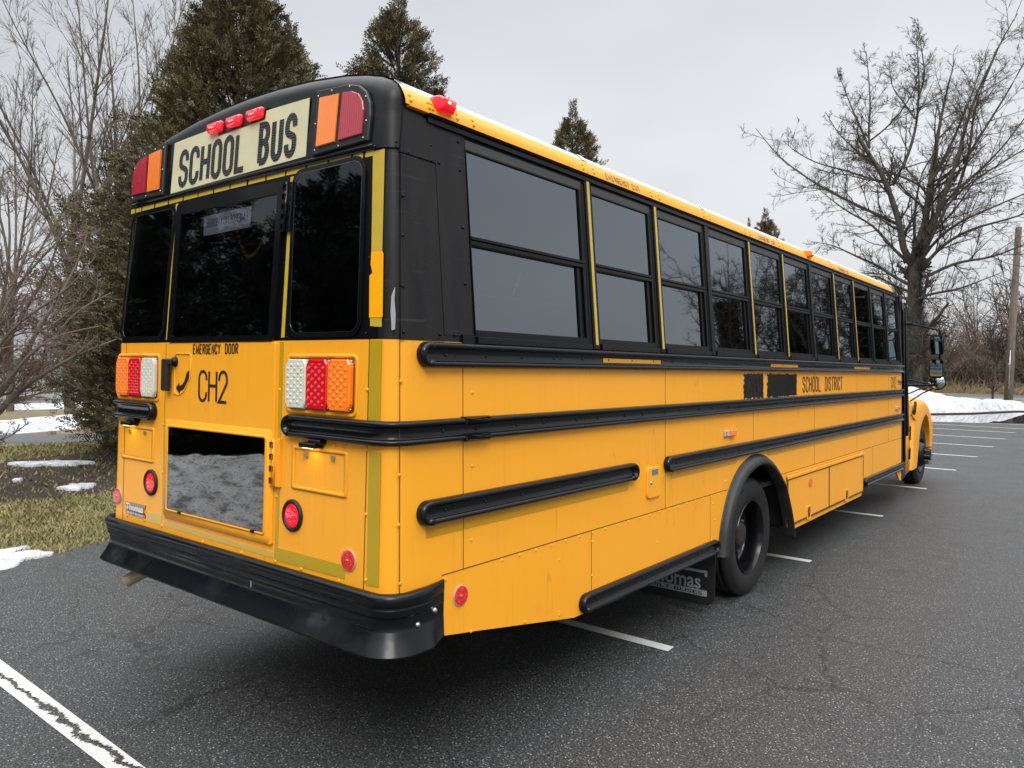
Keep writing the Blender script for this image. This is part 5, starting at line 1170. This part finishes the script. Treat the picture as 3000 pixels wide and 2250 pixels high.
# ------------------------------------------------------------------ bare trees
def planept(px,py,Y,dy=0):
    d=ray(px,py); t=(Y-CAMP.y)/d.y; p=CAMP+d*t; return (p.x,p.y+dy,p.z)
def bare(name,limbs,label,cat,group,levels,tm='bark',cm='twig_dark',loc=None,ktrunk=8,crownm=None):
    """limbs: list of (points, r0, r1)"""
    loc=loc or limbs[0][0][0]; par=thing(name,(loc[0],loc[1],0),label,cat,group); M=15
    P=np.stack([crpath(l[0],M) for l in limbs]); Rr_=np.stack([np.linspace(l[1],l[2],M) for l in limbs])
    V,F=tubesnp(P,Rr_,ktrunk); L=[(V,F)]; cr=[]; lens=np.linalg.norm(np.diff(P,axis=1),axis=2).sum(1)
    for li,(k,ang,lenf,rf,m_,jit,up,tmin,rmin) in enumerate(levels):
        P,Rr_=sprout(P,Rr_,k,ang,lenf,rf,m_,jit,up,tmin,rmin=rmin)
        cr.append(tubesnp(P,Rr_,3 if li else 4))
    partnp('trunk',L,tm,par); partnp('crown',cr,cm,par); return par
Zs=1.844; Y0=46
def Zp(pts,dy):      # limb traced on the photograph, swung out in depth as a real limb would be
    n=len(pts); return [planept(2200+x/Zs,y/Zs,Y0,0 if i==0 else dy*(i/(n-1))**1.1) for i,(x,y) in enumerate(pts)]
trunkpts=[planept(2686,1160,Y0),planept(2683,1000,Y0),planept(2680,880,Y0),planept(2677,775,Y0)]
big=[([(trunkpts[0][0]-.15,Y0,-.1)]+trunkpts,.46,.34)]
big.append(([trunkpts[-1],planept(2688,720,Y0),planept(2706,655,Y0)],.33,.12))
for pts,dy,ra,rb in (
 ([(880,1430),(820,1360),(830,1250),(780,1080),(760,1000),(700,900),(640,800)],-2.5,.26,.13),
 ([(640,800),(630,700),(635,560),(620,400),(600,250)],1,.09,.02),([(640,800),(600,700),(560,600),(500,430)],-1,.09,.02),([(630,770),(720,690),(810,570),(870,440),(880,300)],1.5,.07,.02),
 ([(765,1000),(840,850),(885,650),(890,400),(865,170)],1.5,.14,.02),([(830,1230),(700,1170),(560,1110),(420,1040),(250,920),(150,780)],-4,.13,.02),
 ([(760,1000),(620,960),(500,920),(400,905),(280,850),(200,780)],-1,.09,.02),([(850,1420),(760,1330),(700,1240),(560,1170),(430,1060)],-3,.13,.02),
 ([(940,1020),(850,960),(700,900),(560,820),(450,700)],2.5,.09,.02),([(890,1430),(940,1250),(950,1050),(980,900),(990,760),(1020,600),(1040,480),(1090,280)],1,.30,.02),
 ([(960,1000),(1010,900),(1110,650),(1180,420),(1250,190)],2.5,.12,.02),([(900,1450),(945,1340),(1000,1200),(1060,1050),(1130,900),(1200,600),(1280,470),(1380,250),(1460,150)],-2,.22,.02),
 ([(1030,1130),(1060,1050),(1200,920),(1340,760),(1475,550),(1600,350)],3,.10,.02),([(905,1440),(980,1300),(1100,1080),(1300,960),(1475,880),(1650,780)],-3,.12,.02),
 ([(905,1435),(960,1330),(1100,1200),(1250,1130),(1475,1030),(1700,930)],1,.12,.02),([(920,1450),(1050,1320),(1200,1250),(1475,1190),(1700,1100)],-2,.14,.02),
 ([(940,1500),(1100,1410),(1300,1380),(1475,1290),(1700,1260)],2,.12,.02),([(860,1540),(780,1500),(700,1440),(600,1400),(480,1340),(380,1330)],-2,.13,.02),
 ([(870,1580),(760,1540),(660,1480),(560,1470)],2,.12,.02),([(890,1420),(870,1200),(880,1000),(900,860),(960,780),(1000,640)],3,.13,.02),
 ([(1100,1080),(1180,800),(1190,560),(1290,280),(1350,110)],2,.12,.02),([(1095,980),(1130,900),(1250,700),(1370,500),(1460,330),(1560,120)],1,.11,.02),
 ([(700,900),(590,830),(500,750),(440,640)],-1.5,.07,.02),([(885,640),(800,520),(740,440),(715,300)],1.5,.07,.015),([(895,570),(950,420),(940,300),(930,180)],-1.5,.07,.015),
 ([(870,1640),(960,1600),(1150,1580),(1400,1500)],-3,.12,.02),([(860,1620),(800,1600),(700,1600),(620,1640)],2,.10,.02)):
    big.append((Zp(pts,dy),ra*.78,rb*.8))
BT=bare('bare_tree',big,'huge bare spreading tree with thick dark limbs beyond the bus front','bare tree',None,[(17,52,.33,.42,8,.09,.05,.10,.016),(9,50,.42,.6,6,.10,.02,.08,.011),(7,45,.50,.7,4,.12,.01,.1,.008)])
# drooping lower twigs of the same tree and ivy up its trunk
def ivy(x,y,h,r,n,z0=0,name='ivy',par=None,size=.16,wob=.5,cx=None):
    z=rng.uniform(z0,h,n); a=rng.uniform(0,6.28,n); rad=r*(1+wob*np.sin(z*1.7+a*2+x)*.5)*rng.uniform(.6,1.15,n)*(.5+1.1*(1-z/h)**1.3)
    xx=0 if cx is None else cx(z); P=np.stack([np.cos(a)*rad+xx,np.sin(a)*rad,z],1); D=np.stack([np.cos(a),np.sin(a),-.3+0*a],1)+rng.normal(0,.5,(n,3)); V,F=fronds(P,D,np.full(n,size),4); o=npmesh(name,V,F,'ivy_leaf',False,par); return o
ivy(0,0,7.5,.50,4200,0,'ivy',BT,.20,.3)
# thicket beyond the road: leans over the road from a dark hedge
def stems(n,xr,yr,h0,h1,r,jit,up,lean=.35,m=8):
    x=rng.uniform(*xr,n); y=rng.uniform(*yr,n); p=np.stack([x,y,np.zeros(n)],1); D=np.stack([rng.normal(0,lean,n),rng.normal(0,lean,n),np.ones(n)],1); L=rng.uniform(h0,h1,n); o=[p]
    for s in range(m-1):
        D=D+rng.normal(0,jit,D.shape)+np.array([0,0,up]); D/=np.linalg.norm(D,axis=1,keepdims=True); p=p+D*(L/(m-1))[:,None]; p[:,2]=np.abs(p[:,2]); o.append(p)
    return np.stack(o,1),(r*rng.uniform(.6,1.3,n))[:,None]*np.linspace(1,.3,m)[None]
P,Q=stems(900,(-32,10),(81,100),3.5,11,.06,.20,-.02); A=[tubesnp(P,Q,3)]
P2,Q2=sprout(P,Q,9,45,.45,.5,6,.2,-.03,.15,rmin=.022); A.append(tubesnp(P2,Q2,3)); P3,Q3=sprout(P2,Q2,4,45,.5,.6,4,.2,-.02,.15,rmin=.017); A.append(tubesnp(P3,Q3,3))
V,F=cat_meshes(A); o=npmesh('thicket',V,F,'brush_twig'); tag(o,'brown leafless thicket along the far side of the road','thicket',None,'stuff')
P,Q=stems(260,(-34,12),(84,102),1.2,4.6,.05,.3,-.05,.6); C=P.reshape(-1,3); C=np.repeat(C,7,0)+rng.normal(0,.75,(len(C)*7,3)); C[:,2]=np.abs(C[:,2]); V,F=fronds(C,rng.normal(size=C.shape),np.full(len(C),.8),5); o=npmesh('undergrowth',V,F,'spruce_leaf'); tag(o,'dark evergreen undergrowth inside the thicket','undergrowth',None,'stuff')
P,Q=stems(5000,(-32,10),(79.8,84),.5,1.7,.022,.25,-.05,.5,5); V,F=tubesnp(P,Q,3); o=npmesh('dry_grass',V,F,'dry_grass'); tag(o,'tall straw coloured grass along the far road edge','dry grass',None,'stuff')
# smaller bare trees among the thicket, each its own thing
def simple_tree(x,y,h,r,label,group,cat='bare tree',levels=None,nl=7,spread=.45,up=.10,tm='bark',cm='twig_dark',fork=.25,name='bare_tree',seed=None,jit=.10):
    L=[]; zf=h*fork; top=(x+rng.normal(0,.02*h),y,zf); L.append(([(x,y,-.1),(x+rng.normal(0,.01*h),y,zf*.5),top],r,r*.75))
    for i in range(nl):
        a=6.283*i/nl+rng.uniform(-.4,.4); z0=zf*rng.uniform(.75,1.0); p=np.array([x+(top[0]-x)*z0/zf,y,z0]); D=np.array([np.cos(a)*spread*rng.uniform(.3,1.5),np.sin(a)*spread*rng.uniform(.3,1.5),1.]); D/=np.linalg.norm(D); pts=[tuple(p)]; ln=(h-z0)*rng.uniform(.75,1.08)/6
        for s in range(6): D=D+rng.normal(0,jit,3)+np.array([0,0,up]); D/=np.linalg.norm(D); p=p+D*ln; pts.append(tuple(p))
        L.append((pts,r*rng.uniform(.30,.5),r*.06))
    return bare(name,L,label,cat,group,levels or [(10,38,.33,.5,6,.12,.06,.15,.012),(6,38,.45,.6,5,.15,.05,.1,.009),(4,38,.5,.7,4,.15,.03,.1,.007)],tm,cm,(x,y,0),6)
lv=[(9,40,.36,.5,6,.14,.03,.1,.03),(6,40,.45,.6,4,.16,.02,.1,.02)]
g='bare trees beyond the road'
simple_tree(-16,88,13.5,.20,'thin bare sapling just left of the huge tree, above the bus roof line',g,levels=lv,fork=.4,spread=.25)
simple_tree(-4.5,86,12,.25,'bare tree behind the utility pole across the road',g,levels=lv); simple_tree(-8.5,90,12.5,.25,'bare tree across the road behind the bus mirrors',g,levels=lv); simple_tree(-12.5,84,9,.2,'low bare tree across the road hidden by the bus front',g,levels=lv)
simple_tree(-1.1,50.5,8.5,.20,'bare lichen-grey tree growing right behind the utility pole',g,levels=lv,fork=.35,tm='bark_pale')
simple_tree(-2.9,49.3,5.0,.07,'small crooked sapling leaning left at the foot of the utility pole',g,levels=lv,fork=.5,spread=.3)
# utility pole
pp=empty('utility_pole',(-2.15,49,0),'tall grey wooden utility pole leaning slightly behind the snow bank','utility pole')
mb=MB().use('pole_wood',True); mb.tube([(0,0,-.2),(.08,0,4),(.26,0,10.1)],[.23,.20,.16],14); o=mb.build('shaft'); o.parent=pp
mb=MB().use('steel',True); mb.tube([(.03,-.24,1.0),(.06,-.225,3.2)],.03,6); mb.dome(lambda a,b,o:(a,-.25-o,b),.03,2.4,.07,0,.04); o=mb.build('conduit'); o.parent=pp
# trees beyond the right side, mirrored in the side windows
def ivytree(x,y,h,label,hi,r,seed):
    t=simple_tree(x,y,h,.22,label,'ivy trees along the right edge of the lot',levels=[(9,45,.42,.4,6,.14,.03,.1,.028),(7,42,.45,.6,5,.17,.02,.1,.018),(4,40,.5,.7,4,.17,.0,.1,.012)],fork=.3,spread=.6,nl=6)
    if hi: ivy(0,0,hi,r*.62,int(1000*hi),0,'ivy',t,.42,.8)
    return t
def mirp(az,d): a=R_(az); return (-CAMP.x+math.sin(a)*d,CAMP.y+math.cos(a)*d)
for i,(az,d,h,hi,r,lb) in enumerate(((25.8,62,6,2.4,1.0,'low ivy clad bare tree at the lot edge'),(21.3,47,12,8.8,1.15,'tall ivy clad tree with a forked crown'),(19.3,49,11.5,4.6,1.0,'slim bare tree with ivy on its lower trunk'),(16.7,46,11.5,7.6,1.2,'leaning ivy wrapped tree at the lot edge'),(15.3,44,10.5,4.6,1.4,'bare tree over a low ivy mound'),(13.9,48,9.0,0,1,'clean bare tree at the lot edge'),(12.4,46,11.0,8.4,.7,'dense ivy tree beside the road'),(11.2,48,10.0,3,.7,'farthest ivy tree at the road corner'))):
    p=mirp(az,d); ivytree(p[0],p[1],h,lb,hi,r,i)
# ------------------------------------------------------------------ left: two tall ascending bare trees, spreading shrub, house
def poplar(px,X,h,r,label,nl,lean):
    d=ray(px,1125); t=(X-CAMP.x)/d.x; x,y=X,CAMP.y+t*d.y
    return simple_tree(x,y,h,r,label,'tall bare trees behind the house lawn',levels=[(13,32,.30,.45,7,.06,.07,.1,.010),(8,32,.40,.6,5,.08,.05,.1,.0068),(5,34,.5,.7,4,.10,.03,.1,.0055)],nl=nl,spread=.36,up=.03,fork=.36,tm='bark_pale',cm='twig_grey',jit=.07)
poplar(205,-24,16.0,.17,'tall bare tree with upswept limbs at the upper left',6,0); poplar(345,-26,17.0,.19,'tall bare fork-limbed tree between the upper left tree and the evergreen',7,0)
poplar(30,-29,13.5,.14,'thin bare tree at the far left edge',4,0)
simple_tree(-23.5,onx(255,-23.5),8.2,.10,'young bare tree standing in front of the two tall ones','tall bare trees behind the house lawn',levels=[(9,30,.34,.55,6,.08,.05,.1,.013),(6,30,.42,.6,5,.1,.03,.1,.009)],nl=5,spread=.25,fork=.4,tm='bark_pale',cm='twig_grey')
def Sp(pts,X,dx=0):
    o=[]; n=len(pts)
    for i,(u,v) in enumerate(pts):
        px,py=u/1.844,750+v/1.844; d=ray(px,py); xx=X+dx*(i/(n-1)); t=(xx-CAMP.x)/d.x; p=CAMP+d*t; o.append(tuple(p))
    return o
X0=-9.6; base=(-420,1180); sh=[]
for pts,dx,ra,rb in (([base,(-150,960),(0,860),(60,760),(160,680),(300,600),(430,520),(560,480),(630,450)],.6,.07,.012),([base,(-140,900),(20,740),(120,560),(200,400),(330,200),(420,60),(470,-120)],-.8,.07,.012),
 ([base,(-180,850),(0,560),(60,420),(140,280),(220,150),(300,30),(330,-160)],.8,.065,.012),([base,(-200,820),(-60,520),(0,330),(40,120),(60,-100),(40,-330)],0,.06,.012),([base,(-120,920),(40,800),(160,640),(240,560),(330,360),(480,250),(600,200)],-.4,.055,.01),
 ([base,(-200,700),(-80,420),(60,200),(140,0),(200,-200),(230,-420)],-1,.055,.01),([base,(-160,930),(-40,780),(90,600),(250,440),(420,400),(540,380)],1.0,.05,.01),([base,(-220,760),(-140,430),(-60,100),(-20,-200),(20,-480)],.5,.05,.01),
 ([base,(-100,980),(20,1000),(80,960),(140,910)],.4,.02,.006),([base,(-180,800),(-20,480),(120,330),(260,260),(400,160),(520,0)],1.4,.05,.01),([base,(-210,780),(-60,480),(80,150),(280,-40),(420,-200)],.9,.045,.01)):
    sh.append((Sp(pts,X0,dx),ra*.8,rb*.8))
bare('bare_shrub_tree',sh,'low spreading multi-stem bare tree with pinkish grey twigs at the left edge','bare tree',None,[(13,45,.24,.5,7,.17,.03,.25,.0065),(8,48,.45,.6,5,.22,.04,.1,.0045),(5,45,.52,.75,4,.28,.05,.1,.0032)],'bark_pale','twig_pale')
# house
H=empty('house',(-36,10,0),'white sided house with a grey shingle roof behind the bare shrub','house')
mb=MB().use('siding_white')
for i in range(14): mb.box(-34.02-.0*i,-33.99+.012,2,17,.15+i*.135,.15+i*.135+.128)
mb.box(-40,-34.02,2.0,17,0,2.1); o=mb.build('wall'); o.parent=H; o.location=(36,-10,0)
mb=MB().use('shingle')
mb.add([(-33.5,1.6,1.92),(-33.5,17.4,1.92),(-38.4,14.6,4.75),(-38.4,6.0,4.75),(-43,17.4,1.92),(-43,1.6,1.92)],[(0,1,2,3),(1,4,2),(4,5,3,2),(5,0,3)])
mb.use('siding_white'); mb.box(-33.52,-33.44,1.6,17.4,1.80,1.93)
o=mb.build('roof'); o.parent=H; o.location=(36,-10,0)
mb=MB().use('steel')
for i in range(12): mb.box(-31.03,-30.98,6+i*1.0,6.04+i*1.0,0,.9)
for z in (.3,.6,.88): mb.box(-31.02,-30.99,6,17,z,z+.025)
tag(mb.build('yard_fence'),'low grey rail fence in front of the white house','fence')
